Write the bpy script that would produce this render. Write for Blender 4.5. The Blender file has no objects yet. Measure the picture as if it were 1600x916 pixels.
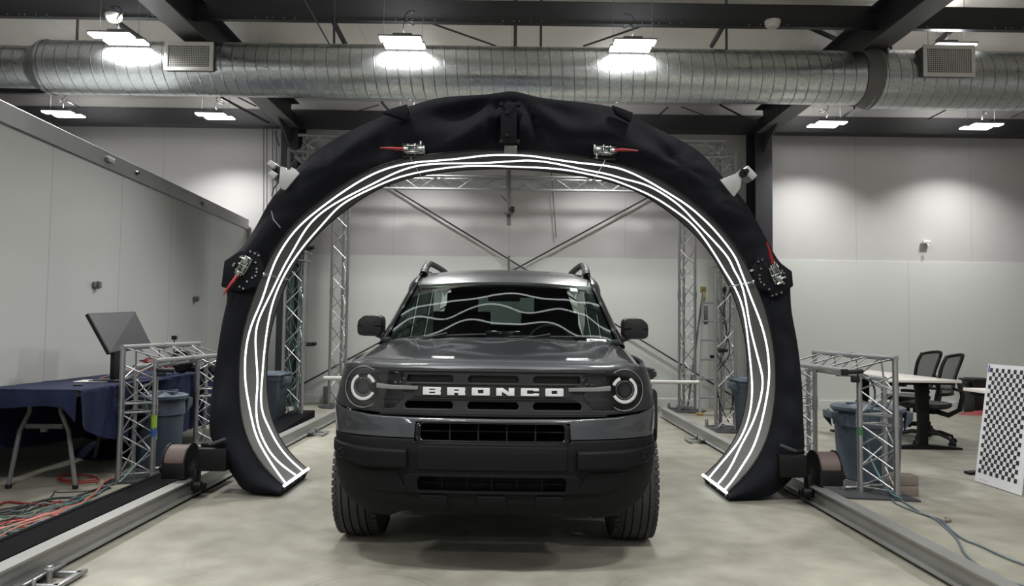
import bpy, bmesh, math, random
from mathutils import Vector, Matrix, noise
random.seed(7)
PI = math.pi
SC = bpy.context.scene
COL = SC.collection

# ------------------------------------------------------------------ camera, world, exposure
CAM_H, FPX = 1.22, 1120.0
_roll, _pitch, _yaw = math.atan(.012), math.atan(55/FPX), math.atan(5/FPX)
_f = Vector((math.sin(_yaw)*math.cos(_pitch), math.cos(_yaw)*math.cos(_pitch), math.sin(_pitch)))
_r0 = _f.cross(Vector((0, 0, 1))).normalized(); _u0 = _r0.cross(_f)
_R = _r0*math.cos(_roll) + _u0*math.sin(_roll)
_U = -_r0*math.sin(_roll) + _u0*math.cos(_roll)
cam_d = bpy.data.cameras.new('camera'); cam_d.sensor_width = 36; cam_d.lens = 36*FPX/1600
cam = bpy.data.objects.new('camera', cam_d); COL.objects.link(cam)
cam_d.clip_start = .05
cam.matrix_world = Matrix(((_R.x, _U.x, -_f.x, 0), (_R.y, _U.y, -_f.y, 0), (_R.z, _U.z, -_f.z, CAM_H), (0, 0, 0, 1)))
SC.camera = cam
def ray(px, py): return _f*FPX + _R*(px-800) + _U*(458-py)
def P(px, py, Y):
    d = ray(px, py); return Vector((0, 0, CAM_H)) + d*(Y/d.y)
def F(px, py, z=0.0):
    d = ray(px, py); return Vector((0, 0, CAM_H)) + d*((z-CAM_H)/d.z)

SC.view_settings.view_transform = 'Standard'; SC.view_settings.look = 'None'
SC.view_settings.gamma = 1; SC.view_settings.use_curve_mapping = False
SC.view_settings.exposure = 0.0
w = bpy.data.worlds.new('world'); SC.world = w; w.use_nodes = True
w.node_tree.nodes['Background'].inputs[0].default_value = (.6, .65, .7, 1)
w.node_tree.nodes['Background'].inputs[1].default_value = .02
SC.cycles.max_bounces = 8; SC.cycles.diffuse_bounces = 4; SC.cycles.glossy_bounces = 4
SC.cycles.transparent_max_bounces = 12; SC.cycles.sample_clamp_indirect = 4
SC.cycles.caustics_reflective = False; SC.cycles.caustics_refractive = False

# high bay fixtures: rows (y, x positions, watts)
LAMP_Z = 4.38
LAMP_ROWS = [(10.5, (-6.62, -4.38, 4.70, 7.0), 46), (10.2, (-1.4, 1.45), 55), (7.62, (4.72,), 175), (7.29, (-4.06, -1.13, 1.25), 105),
             (4.7, (-4.4, -1.25, 1.35, 4.8), 30), (1.4, (-4.4, -1.25, 1.35, 4.8), 128), (-2.2, (-4.4, -1.25, 1.35, 4.8), 55), (-5.8, (-4.4, -1.25, 1.35, 4.8), 80)]
def lamp_z(y): return 4.30 if y > 10 else 4.30 if y > 7.5 else 4.155 if y > 7 else 4.38
LAMP_COL = (1.0, .985, .945)
for ry, rxs, wt in LAMP_ROWS:
    for rx in rxs:
        ld = bpy.data.lights.new('high_bay_lamp', 'AREA'); ld.shape = 'RECTANGLE'; ld.size = .42; ld.size_y = .26
        ld.energy = wt; ld.color = LAMP_COL; ld.spread = math.radians(118 if ry > 10 else 150)
        lo = bpy.data.objects.new('high_bay_lamp', ld); COL.objects.link(lo); lo.location = (rx, ry, lamp_z(ry)-.012)
        ud = bpy.data.lights.new('ceiling_fill_light', 'AREA'); ud.shape = 'RECTANGLE'; ud.size = .3; ud.size_y = .12; ud.energy = 14 if ry > 10 else 5; ud.color = LAMP_COL  # upward fill added above each fixture to brighten the ceiling
        uo = bpy.data.objects.new('ceiling_fill_light', ud); COL.objects.link(uo); uo.location = (rx, ry, lamp_z(ry)+.10); uo.rotation_euler = (PI, 0, 0)

# ------------------------------------------------------------------ helpers
class G:
    def __init__(s): s.v = []; s.f = []; s.m = []
    def add(s, vs, fs):
        o = len(s.v); s.v += [tuple(v) for v in vs]; s.f += [tuple(i+o for i in f) for f in fs]; return s
    def box(s, c, d, rz=0, M=None):
        hx, hy, hz = d[0]/2, d[1]/2, d[2]/2
        vs = [Vector((x, y, z)) for x in (-hx, hx) for y in (-hy, hy) for z in (-hz, hz)]
        if M is None: M = Matrix.Rotation(rz, 3, 'Z')
        vs = [M @ v + Vector(c) for v in vs]
        return s.add(vs, [(0, 1, 3, 2), (4, 6, 7, 5), (0, 4, 5, 1), (2, 3, 7, 6), (0, 2, 6, 4), (1, 5, 7, 3)])
    def bb(s, a, b):
        return s.box([(a[i]+b[i])/2 for i in range(3)], [abs(b[i]-a[i]) for i in range(3)])
    def cyl(s, a, b, r, n=10, r2=None, cap=True):
        a = Vector(a); b = Vector(b); r2 = r if r2 is None else r2
        d = (b-a); 
        if d.length < 1e-6: return s
        d.normalize(); x = d.orthogonal().normalized(); y = d.cross(x)
        vs = [p + (x*math.cos(2*PI*i/n) + y*math.sin(2*PI*i/n))*rr for p, rr in ((a, r), (b, r2)) for i in range(n)]
        fs = [(i, (i+1) % n, n+(i+1) % n, n+i) for i in range(n)]
        if cap: fs += [tuple(range(n))[::-1], tuple(range(n, 2*n))]
        return s.add(vs, fs)
    def tube(s, pts, r, n=8, cap=True, closed=False):
        pts = [Vector(p) for p in pts]; k = len(pts)
        rr = r if isinstance(r, (list, tuple)) else [r]*k
        up = None; vs = []
        for i, p in enumerate(pts):
            if closed: t = pts[(i+1) % k]-pts[i-1]
            else: t = pts[min(i+1, k-1)]-pts[max(i-1, 0)]
            t.normalize()
            if up is None: up = t.orthogonal().normalized()
            up = (up - t*up.dot(t))
            if up.length < 1e-5: up = t.orthogonal()
            up.normalize(); q = t.cross(up)
            vs += [p + (up*math.cos(2*PI*j/n)+q*math.sin(2*PI*j/n))*rr[i] for j in range(n)]
        fs = []
        for i in range(k if closed else k-1):
            a = i*n; b = ((i+1) % k)*n
            fs += [(a+j, a+(j+1) % n, b+(j+1) % n, b+j) for j in range(n)]
        if cap and not closed: fs += [tuple(range(n))[::-1], tuple(range((k-1)*n, k*n))]
        return s.add(vs, fs)
    def lathe(s, prof, c=(0, 0, 0), axis='Z', n=32, ang=2*PI):
        vs = []; k = len(prof); full = abs(ang-2*PI) < 1e-6; m = n if full else n+1
        for i in range(m):
            t = ang*i/n
            for (r, z) in prof:
                p = (r*math.cos(t), r*math.sin(t), z)
                if axis == 'Y': p = (p[0], p[2], p[1])
                if axis == 'X': p = (p[2], p[0], p[1])
                vs.append((p[0]+c[0], p[1]+c[1], p[2]+c[2]))
        fs = [(i*k+j, ((i+1) % m)*k+j, ((i+1) % m)*k+j+1, i*k+j+1) for i in range(n) for j in range(k-1)]
        return s.add(vs, fs)
    def grid(s, fn, nu, nv, closeu=False):
        vs = [fn(i/nu, j/nv) for i in range(nu+(0 if closeu else 1)) for j in range(nv+1)]
        mu = nu if closeu else nu+1
        return s.add(vs, [(i*(nv+1)+j, ((i+1) % mu)*(nv+1)+j, ((i+1) % mu)*(nv+1)+j+1, i*(nv+1)+j+1) for i in range(nu) for j in range(nv)])
    def prism(s, poly, h0, h1, M):   # poly 2D, M maps (a,b,h)->world
        n = len(poly)
        vs = [M(p[0], p[1], h0) for p in poly]+[M(p[0], p[1], h1) for p in poly]
        return s.add(vs, [tuple(range(n))[::-1], tuple(range(n, 2*n))]+[(i, (i+1) % n, n+(i+1) % n, n+i) for i in range(n)])
    def xf(s, fn): s.v = [tuple(fn(*v)) for v in s.v]; return s
    def build(s, name, mat, parent=None, smooth=True, bevel=0, sharp=35, seg=2, solid=0, weld=False):
        me = bpy.data.meshes.new(name); me.from_pydata(s.v, [], s.f)
        bm = bmesh.new(); bm.from_mesh(me)
        if weld: bmesh.ops.remove_doubles(bm, verts=bm.verts, dist=1e-5)
        bmesh.ops.recalc_face_normals(bm, faces=bm.faces)
        if solid: bmesh.ops.solidify(bm, geom=bm.faces, thickness=solid)
        if bevel:
            es = [e for e in bm.edges if e.is_manifold and e.calc_face_angle(0) > .7]
            bmesh.ops.bevel(bm, geom=es, offset=bevel, segments=seg, profile=.5, affect='EDGES', clamp_overlap=True)
        bm.to_mesh(me); bm.free()
        if smooth:
            for p in me.polygons: p.use_smooth = True
            me.set_sharp_from_angle(angle=math.radians(sharp))
        me.materials.append(mat)
        o = bpy.data.objects.new(name, me); COL.objects.link(o)
        if parent is not None: attach(o, parent)
        return o
def attach(o, parent):
    o.parent = parent; o.matrix_parent_inverse = world_of(parent).inverted()
def world_of(o):
    m = Matrix.LocRotScale(o.location, o.rotation_euler, o.scale)
    if o.parent: return world_of(o.parent) @ o.matrix_parent_inverse @ m
    return m
def tag(o, label=None, cat=None, group=None, kind=None):
    if label: o['label'] = label
    if cat: o['category'] = cat
    if group: o['group'] = group
    if kind: o['kind'] = kind
    return o
def thing(name, label, cat, loc=(0, 0, 0), group=None):
    o = bpy.data.objects.new(name, None); COL.objects.link(o); o.location = loc; o.empty_display_size = .1
    return tag(o, label, cat, group)
def struct(o, label=None, cat='building'):
    o['kind'] = 'structure'
    if label: o['label'] = label
    o['category'] = cat
    return o
def kids(o): return [c for c in bpy.data.objects if c.parent == o]
def copy_tree(o, off=None, label=None, rot=None):
    ch = kids(o)
    c = o.copy(); COL.objects.link(c)
    if off is not None: c.location = Vector(o.location)+Vector(off)
    if label: c['label'] = label
    for k in ch:
        k2 = copy_tree(k); k2.parent = c; k2.matrix_parent_inverse = k.matrix_parent_inverse.copy()
    return c
def lerp(a, b, t): return a+(b-a)*t
def resample(pts, n):
    pts = [Vector(p) for p in pts]
    # catmull-rom densify then even arc length
    d = []
    for i in range(len(pts)-1):
        p0 = pts[max(i-1, 0)]; p1 = pts[i]; p2 = pts[i+1]; p3 = pts[min(i+2, len(pts)-1)]
        for k in range(8):
            t = k/8; d.append(.5*((2*p1)+(p2-p0)*t+(2*p0-5*p1+4*p2-p3)*t*t+(3*p1-p0-3*p2+p3)*t**3))
    d.append(pts[-1])
    L = [0]
    for i in range(1, len(d)): L.append(L[-1]+(d[i]-d[i-1]).length)
    out = []; j = 0
    for i in range(n+1):
        t = L[-1]*i/n
        while j < len(L)-2 and L[j+1] < t: j += 1
        out.append(d[j].lerp(d[j+1], min(1, (t-L[j])/max(L[j+1]-L[j], 1e-9))))
    return out
def spline(pts, k=8):
    pts = [Vector(p) for p in pts]; d = []
    for i in range(len(pts)-1):
        p0 = pts[max(i-1, 0)]; p1 = pts[i]; p2 = pts[i+1]; p3 = pts[min(i+2, len(pts)-1)]
        for q in range(k):
            t = q/k; d.append(.5*((2*p1)+(p2-p0)*t+(2*p0-5*p1+4*p2-p3)*t*t+(3*p1-p0-3*p2+p3)*t**3))
    d.append(pts[-1]); return d
def shape2d(outer, holes=(), depth=.01, bevel=0.0, step=None):
    """closed outline with holes -> G with (x, y thickness, z); y from 0 (front) to depth"""
    cu = bpy.data.curves.new('outline', 'CURVE'); cu.dimensions = '2D'; cu.fill_mode = 'BOTH'
    for lp in [outer]+list(holes):
        sp = cu.splines.new('POLY'); sp.points.add(len(lp)-1); sp.use_cyclic_u = True
        for i, p in enumerate(lp): sp.points[i].co = (p[0], p[1], 0, 1)
    cu.extrude = max(depth/2-bevel, 1e-4); cu.bevel_depth = bevel; cu.bevel_resolution = 1; cu.offset = -bevel
    ob = bpy.data.objects.new('outline', cu); COL.objects.link(ob)
    dg = bpy.context.evaluated_depsgraph_get(); me = bpy.data.meshes.new_from_object(ob.evaluated_get(dg))
    bpy.data.objects.remove(ob); bpy.data.curves.remove(cu)
    bm = bmesh.new(); bm.from_mesh(me); bpy.data.meshes.remove(me)
    bmesh.ops.remove_doubles(bm, verts=bm.verts, dist=1e-5)
    if step:
        for ax in (0, 1):
            lo = min(v.co[ax] for v in bm.verts); hi = max(v.co[ax] for v in bm.verts)
            k = math.floor(lo/step)+1
            while k*step < hi:
                co = [0, 0, 0]; no = [0, 0, 0]; co[ax] = k*step; no[ax] = 1
                bmesh.ops.bisect_plane(bm, geom=bm.verts[:]+bm.edges[:]+bm.faces[:], dist=1e-5, plane_co=co, plane_no=no); k += 1
    g = G(); bm.verts.index_update()
    g.add([(v.co.x, depth/2 - v.co.z, v.co.y) for v in bm.verts], [[v.index for v in f.verts] for f in bm.faces]); bm.free()
    return g
def rrect(x0, z0, x1, z1, r, n=4):
    out = []
    for cx, cz, a0 in ((x1-r, z0+r, -90), (x1-r, z1-r, 0), (x0+r, z1-r, 90), (x0+r, z0+r, 180)):
        for i in range(n+1):
            a = math.radians(a0+90*i/n); out.append((cx+r*math.cos(a), cz+r*math.sin(a)))
    return out
def disc2(cx, cz, r, n=32): return [(cx+r*math.cos(2*PI*i/n), cz+r*math.sin(2*PI*i/n)) for i in range(n)]

# ------------------------------------------------------------------ materials
def srgb(c): return tuple((x/12.92 if x <= .04045 else ((x+.055)/1.055)**2.4) for x in [v/255 for v in c])+(1,)
def mat(name, col, rough=.5, metal=0, bump=0, bscale=20, spec=.5, coat=0, var=0, vscale=3, emit=None, es=0, aniso=0, vcol=None, detail=4):
    m = bpy.data.materials.new(name); m.use_nodes = True; nt = m.node_tree; b = nt.nodes['Principled BSDF']
    c = srgb(col); b.inputs['Base Color'].default_value = c; b.inputs['Roughness'].default_value = rough
    b.inputs['Metallic'].default_value = metal; b.inputs['Specular IOR Level'].default_value = spec
    b.inputs['Coat Weight'].default_value = coat; b.inputs['Coat Roughness'].default_value = .05
    if aniso: b.inputs['Anisotropic'].default_value = aniso
    if emit: b.inputs['Emission Color'].default_value = srgb(emit); b.inputs['Emission Strength'].default_value = es
    if bump or var:
        tc = nt.nodes.new('ShaderNodeTexCoord'); n = nt.nodes.new('ShaderNodeTexNoise')
        n.inputs['Scale'].default_value = bscale; n.inputs['Detail'].default_value = detail; nt.links.new(tc.outputs['Object'], n.inputs['Vector'])
        if bump:
            bp = nt.nodes.new('ShaderNodeBump'); bp.inputs['Strength'].default_value = bump; bp.inputs['Distance'].default_value = .02
            nt.links.new(n.outputs['Fac'], bp.inputs['Height']); nt.links.new(bp.outputs['Normal'], b.inputs['Normal'])
        if var:
            n2 = nt.nodes.new('ShaderNodeTexNoise'); n2.inputs['Scale'].default_value = vscale; n2.inputs['Detail'].default_value = 5
            nt.links.new(tc.outputs['Object'], n2.inputs['Vector'])
            rp = nt.nodes.new('ShaderNodeValToRGB'); rp.color_ramp.elements[0].position = .3; rp.color_ramp.elements[1].position = .7
            d = vcol and srgb(vcol) or tuple(x*(1-var) for x in c[:3])+(1,)
            rp.color_ramp.elements[0].color = d; rp.color_ramp.elements[1].color = c
            nt.links.new(n2.outputs['Fac'], rp.inputs['Fac']); nt.links.new(rp.outputs['Color'], b.inputs['Base Color'])
    return m
def emis(name, col, s):
    m = bpy.data.materials.new(name); m.use_nodes = True; nt = m.node_tree; nt.nodes.clear()
    e = nt.nodes.new('ShaderNodeEmission'); e.inputs[0].default_value = srgb(col); e.inputs[1].default_value = s
    o = nt.nodes.new('ShaderNodeOutputMaterial'); nt.links.new(e.outputs[0], o.inputs[0]); return m
def glassy(name, tint, ior=1.5, rough=.01):
    m = bpy.data.materials.new(name); m.use_nodes = True; nt = m.node_tree; nt.nodes.clear()
    t = nt.nodes.new('ShaderNodeBsdfTransparent'); t.inputs[0].default_value = tint
    g = nt.nodes.new('ShaderNodeBsdfGlossy'); g.inputs['Roughness'].default_value = rough
    ge = nt.nodes.new('ShaderNodeNewGeometry'); dt = nt.nodes.new('ShaderNodeVectorMath'); dt.operation = 'DOT_PRODUCT'
    nt.links.new(ge.outputs['Normal'], dt.inputs[0]); nt.links.new(ge.outputs['Incoming'], dt.inputs[1])
    def mth(op, x, y=None):
        n = nt.nodes.new('ShaderNodeMath'); n.operation = op
        for i, q in enumerate((x, y)):
            if q is None: continue
            if isinstance(q, (int, float)): n.inputs[i].default_value = q
            else: nt.links.new(q, n.inputs[i])
        return n
    ab = mth('ABSOLUTE', dt.outputs['Value']); om = mth('SUBTRACT', 1.0, ab.outputs[0]); pw = mth('POWER', om.outputs[0], 5.0)
    f0 = 2*((ior-1)/(ior+1))**2; ml = mth('MULTIPLY', pw.outputs[0], 1-f0); fr = mth('ADD', ml.outputs[0], f0)
    mx = nt.nodes.new('ShaderNodeMixShader'); o = nt.nodes.new('ShaderNodeOutputMaterial')
    nt.links.new(fr.outputs[0], mx.inputs[0]); nt.links.new(t.outputs[0], mx.inputs[1]); nt.links.new(g.outputs[0], mx.inputs[2]); nt.links.new(mx.outputs[0], o.inputs[0])
    return m
M_ = {}
M_['steel_dark'] = mat('dark painted steel', (50, 52, 56), .5, 0, spec=.4)
M_['steel_mid'] = mat('grey painted steel', (98, 98, 99), .5)
M_['alu'] = mat('aluminium tube', (158, 160, 162), .42, .9, bump=.05, bscale=60)
M_['alu_beam'] = mat('mill finish aluminium beam', (168, 169, 168), .45, .85, var=.18, vscale=2)
M_['black_cloth'] = mat('black stage cloth', (16, 18, 24), .8, 0, bump=.15, bscale=40, spec=.15)
M_['panel_grey'] = mat('dark grey matt panel', (88, 89, 87), .8, 0, spec=.2)
M_['black_metal'] = mat('black metal', (12, 12, 14), .5, spec=.2)
M_['matt_black'] = mat('matt black channel', (10, 11, 14), .8, spec=.08)
M_['black_plastic'] = mat('black plastic', (18, 19, 21), .5, 0, bump=.04, bscale=300, spec=.3)
M_['bumper'] = mat('textured bumper plastic', (13, 14, 16), .55, 0, bump=.1, bscale=400, spec=.12)
M_['paint'] = mat('carbon grey car paint', (50, 54, 59), .38, .35, spec=.5, coat=.8)
M_['gloss_black'] = mat('gloss black', (12, 12, 14), .12, coat=.6)
M_['grille'] = mat('satin grille black', (31, 32, 34), .4, spec=.25)
M_['dark_void'] = mat('dark void', (5, 5, 6), .9, spec=.1)
M_['letter'] = mat('silver letters', (190, 192, 196), .3, .3)
M_['chrome'] = mat('zinc plated metal', (170, 176, 174), .25, 1)
M_['ring_grey'] = mat('light guide grey', (158, 160, 162), .35)
M_['red'] = mat('red rubber grip', (135, 22, 30), .5)
M_['tyre'] = mat('tyre rubber', (38, 38, 40), .7, bump=.1, bscale=90)
M_['rim'] = mat('dark alloy rim', (58, 60, 64), .3, .7)
M_['galv'] = None
M_['white'] = mat('white painted metal', (214, 214, 212), .4)
M_['led'] = emis('led strip', (246, 250, 255), 3.2)
M_['lamp'] = emis('lamp diffuser', (250, 250, 255), 6)
M_['bin'] = mat('blue grey bin plastic', (56, 66, 78), .5, bump=.06, bscale=120)
M_['navy'] = mat('navy blue cloth', (25, 31, 56), .85, bump=.2, bscale=30, spec=.2)
M_['interior'] = mat('dark interior trim', (22, 23, 25), .6)
M_['glass'] = glassy('tinted windscreen', (.60, .70, .66, 1))
M_['glass_dark'] = glassy('privacy glass', (.15, .19, .175, 1))
M_['lens'] = glassy('clear lens', (.8, .8, .82, 1), 1.4)
M_['concrete_block'] = mat('brown grey block', (104, 98, 92), .8, bump=.3, bscale=40)

def concrete():
    m = bpy.data.materials.new('polished concrete'); m.use_nodes = True; nt = m.node_tree; b = nt.nodes['Principled BSDF']; L = nt.links.new
    tc = nt.nodes.new('ShaderNodeTexCoord')
    def nz(s, d, dist=0):
        n = nt.nodes.new('ShaderNodeTexNoise'); n.inputs['Scale'].default_value = s; n.inputs['Detail'].default_value = d
        n.inputs['Distortion'].default_value = dist; L(tc.outputs['Object'], n.inputs['Vector']); return n.outputs['Fac']
    def ramp(f, a, b_, p0=.35, p1=.65):
        r = nt.nodes.new('ShaderNodeValToRGB'); r.color_ramp.elements[0].position = p0; r.color_ramp.elements[1].position = p1
        r.color_ramp.elements[0].color = srgb(a); r.color_ramp.elements[1].color = srgb(b_); L(f, r.inputs[0]); return r.outputs[0]
    a = ramp(nz(.9, 8, 1.2), (140, 140, 130), (153, 152, 143))
    c = ramp(nz(5, 8), (200, 198, 194), (255, 255, 255), .3, .7)
    d = ramp(nz(.35, 3), (212, 210, 206), (255, 255, 255), .35, .6)
    x = nt.nodes.new('ShaderNodeMixRGB'); x.blend_type = 'MULTIPLY'; x.inputs[0].default_value = .7; L(a, x.inputs[1]); L(c, x.inputs[2])
    y = nt.nodes.new('ShaderNodeMixRGB'); y.blend_type = 'MULTIPLY'; y.inputs[0].default_value = .8; L(x.outputs[0], y.inputs[1]); L(d, y.inputs[2])
    col = y.outputs[0]
    sx = nt.nodes.new('ShaderNodeSeparateXYZ'); L(tc.outputs['Object'], sx.inputs[0])
    def mth(op, a_, b_=None, c_=None):
        n = nt.nodes.new('ShaderNodeMath'); n.operation = op
        for i, q in enumerate((a_, b_, c_)):
            if q is None: continue
            if isinstance(q, (int, float)): n.inputs[i].default_value = q
            else: L(q, n.inputs[i])
        return n.outputs[0]
    for (cx, cy, r0, wd, ax0, amt) in ((-.62, 3.30, .30, .10, -.70, .30), (-1.25, 3.9, .42, .12, -1.3, .12), (.85, 3.35, .34, .12, .7, .2)):
        dx = mth('SUBTRACT', sx.outputs[0], cx); dy = mth('SUBTRACT', sx.outputs[1], cy)
        dd = mth('SQRT', mth('ADD', mth('MULTIPLY', dx, dx), mth('MULTIPLY', dy, dy)))
        band = mth('SUBTRACT', 1.0, mth('MINIMUM', mth('DIVIDE', mth('ABSOLUTE', mth('SUBTRACT', dd, r0)), wd), 1.0))
        lines = mth('MULTIPLY_ADD', mth('SINE', mth('MULTIPLY', dd, 150.0)), .3, .7)
        fade = mth('MULTIPLY', mth('MULTIPLY', band, lines), nz(6, 4))
        m_ = nt.nodes.new('ShaderNodeMixRGB'); m_.blend_type = 'MULTIPLY'; m_.inputs[2].default_value = srgb((120, 118, 112)); L(mth('MULTIPLY', fade, amt*2.2), m_.inputs[0]); L(col, m_.inputs[1]); col = m_.outputs[0]
    L(col, b.inputs['Base Color'])
    r = nt.nodes.new('ShaderNodeMapRange'); r.inputs[3].default_value = .38; r.inputs[4].default_value = .62; L(nz(2, 6), r.inputs[0]); L(r.outputs[0], b.inputs['Roughness'])
    bp = nt.nodes.new('ShaderNodeBump'); bp.inputs['Strength'].default_value = .06; bp.inputs['Distance'].default_value = .02; L(nz(14, 8), bp.inputs['Height']); L(bp.outputs[0], b.inputs['Normal'])
    b.inputs['Specular IOR Level'].default_value = .35
    return m
M_['concrete'] = concrete()
def wallmat(name, col, seam_sp, rough, bump, scale, ax=0, seamdark=.85, stretch=(1, 1, .35)):
    m = bpy.data.materials.new(name); m.use_nodes = True; nt = m.node_tree; b = nt.nodes['Principled BSDF']; L = nt.links.new
    tc = nt.nodes.new('ShaderNodeTexCoord'); sx = nt.nodes.new('ShaderNodeSeparateXYZ'); L(tc.outputs['Object'], sx.inputs[0])
    md = nt.nodes.new('ShaderNodeMath'); md.operation = 'PINGPONG'; md.inputs[1].default_value = seam_sp/2; L(sx.outputs[ax], md.inputs[0])
    lt = nt.nodes.new('ShaderNodeMath'); lt.operation = 'LESS_THAN'; lt.inputs[1].default_value = .008; L(md.outputs[0], lt.inputs[0])
    mx = nt.nodes.new('ShaderNodeMixRGB'); c = srgb(col); mx.inputs[1].default_value = c; mx.inputs[2].default_value = tuple(v*seamdark for v in c[:3])+(1,)
    L(lt.outputs[0], mx.inputs[0]); L(mx.outputs[0], b.inputs['Base Color']); b.inputs['Roughness'].default_value = rough
    mp = nt.nodes.new('ShaderNodeMapping'); mp.inputs['Scale'].default_value = stretch; L(tc.outputs['Object'], mp.inputs[0])
    n = nt.nodes.new('ShaderNodeTexNoise'); n.inputs['Scale'].default_value = scale; n.inputs['Detail'].default_value = 3; L(mp.outputs[0], n.inputs['Vector'])
    bp = nt.nodes.new('ShaderNodeBump'); bp.inputs['Strength'].default_value = bump; bp.inputs['Distance'].default_value = .05
    L(n.outputs['Fac'], bp.inputs['Height']); L(bp.outputs[0], b.inputs['Normal'])
    return m
M_['liner'] = wallmat('white liner panel', (204, 208, 206), 3.2, .42, .12, 1.2)
M_['insul'] = wallmat('vinyl faced insulation', (190, 189, 190), 1.86, .55, .35, 1.5)
M_['ceil'] = wallmat('vinyl ceiling insulation', (226, 222, 216), 1.86, .55, .3, 1.2, stretch=(1, 1, 1))
M_['trailer'] = wallmat('glossy white trailer skin', (172, 174, 173), 1.22, .12, .10, 1.3, ax=1, seamdark=.8, stretch=(1, 1, .25))
def galv():
    m = bpy.data.materials.new('galvanised duct'); m.use_nodes = True; nt = m.node_tree; b = nt.nodes['Principled BSDF']; L = nt.links.new
    tc = nt.nodes.new('ShaderNodeTexCoord'); sx = nt.nodes.new('ShaderNodeSeparateXYZ'); L(tc.outputs['Object'], sx.inputs[0])
    at = nt.nodes.new('ShaderNodeMath'); at.operation = 'ARCTAN2'; L(sx.outputs[1], at.inputs[0]); L(sx.outputs[2], at.inputs[1])
    mu = nt.nodes.new('ShaderNodeMath'); mu.operation = 'MULTIPLY'; mu.inputs[1].default_value = .124/(2*PI); L(at.outputs[0], mu.inputs[0])
    ad = nt.nodes.new('ShaderNodeMath'); L(mu.outputs[0], ad.inputs[0]); L(sx.outputs[0], ad.inputs[1])
    pp = nt.nodes.new('ShaderNodeMath'); pp.operation = 'PINGPONG'; pp.inputs[1].default_value = .062; L(ad.outputs[0], pp.inputs[0])
    lt = nt.nodes.new('ShaderNodeMapRange'); lt.inputs[1].default_value = 0; lt.inputs[2].default_value = .008; lt.inputs[3].default_value = 1; lt.inputs[4].default_value = 0; L(pp.outputs[0], lt.inputs[0])
    n = nt.nodes.new('ShaderNodeTexVoronoi'); n.inputs['Scale'].default_value = 55; L(tc.outputs['Object'], n.inputs['Vector'])
    n2 = nt.nodes.new('ShaderNodeTexNoise'); n2.inputs['Scale'].default_value = 2.5; n2.inputs['Detail'].default_value = 6; L(tc.outputs['Object'], n2.inputs['Vector'])
    rp = nt.nodes.new('ShaderNodeMapRange'); rp.inputs[1].default_value = .3; rp.inputs[2].default_value = .7; rp.inputs[3].default_value = .24; rp.inputs[4].default_value = .34; L(n2.outputs['Fac'], rp.inputs[0])
    L(rp.outputs[0], b.inputs['Roughness'])
    c1 = nt.nodes.new('ShaderNodeMixRGB'); c1.inputs[1].default_value = srgb((178, 184, 187)); c1.inputs[2].default_value = srgb((206, 210, 212)); L(n.outputs['Color'], c1.inputs[0])
    c2 = nt.nodes.new('ShaderNodeMixRGB'); L(lt.outputs[0], c2.inputs[0]); L(c1.outputs[0], c2.inputs[1]); c2.inputs[2].default_value = srgb((120, 124, 126))
    L(c2.outputs[0], b.inputs['Base Color']); b.inputs['Metallic'].default_value = 1
    h = nt.nodes.new('ShaderNodeMath'); h.operation = 'MULTIPLY_ADD'; L(n2.outputs['Fac'], h.inputs[0]); h.inputs[1].default_value = .35; L(lt.outputs[0], h.inputs[2])
    bp = nt.nodes.new('ShaderNodeBump'); bp.inputs['Strength'].default_value = .45; bp.inputs['Distance'].default_value = .004; L(h.outputs[0], bp.inputs['Height']); L(bp.outputs[0], b.inputs['Normal'])
    return m
M_['galv'] = galv()
M = M_
# ------------------------------------------------------------------ room shell
WY = 11.45; RX0, RX1, RY0 = -9.5, 9.0, -9.0; CZ = 4.86
g = G(); g.bb((RX0, RY0, -.1), (RX1, WY, 0)); struct(g.build('floor', M['concrete'], smooth=False), 'mottled grey polished concrete floor')
g = G(); g.bb((RX0-.2, RY0, CZ), (RX1+.2, WY+.2, CZ+.1)); struct(g.build('ceiling', M['ceil'], smooth=False), 'white vinyl faced roof insulation above the purlins')
seam_z = 2.36
g = G(); g.bb((RX0, WY, seam_z), (RX1, WY+.2, CZ)); struct(g.build('wall_back_upper', M['insul'], smooth=False), 'wrinkled pale vinyl insulation on the upper back wall')
g = G(); g.bb((RX0, WY-.02, 0), (RX1, WY+.2, seam_z)); struct(g.build('wall_back', M['liner'], smooth=False), 'smooth white lower panel of the back wall')
for nm, a, b_, mt in (('wall_right', (RX1, RY0, 0), (RX1+.2, WY+.2, CZ), 'insul'), ('wall_left', (RX0-.2, RY0, 0), (RX0, WY+.2, CZ), 'insul'), ('wall_front', (RX0-.2, RY0-.2, 0), (RX1+.2, RY0, CZ), 'insul')):
    g = G(); g.bb(a, b_); struct(g.build(nm, M[mt], smooth=False), 'pale insulated metal building wall')
g = G(); g.bb((RX0, WY-.045, 0), (RX1, WY-.02, .13)); struct(g.build('baseboard_back', M['liner'], smooth=False), 'low white kick strip along the back wall')

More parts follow.
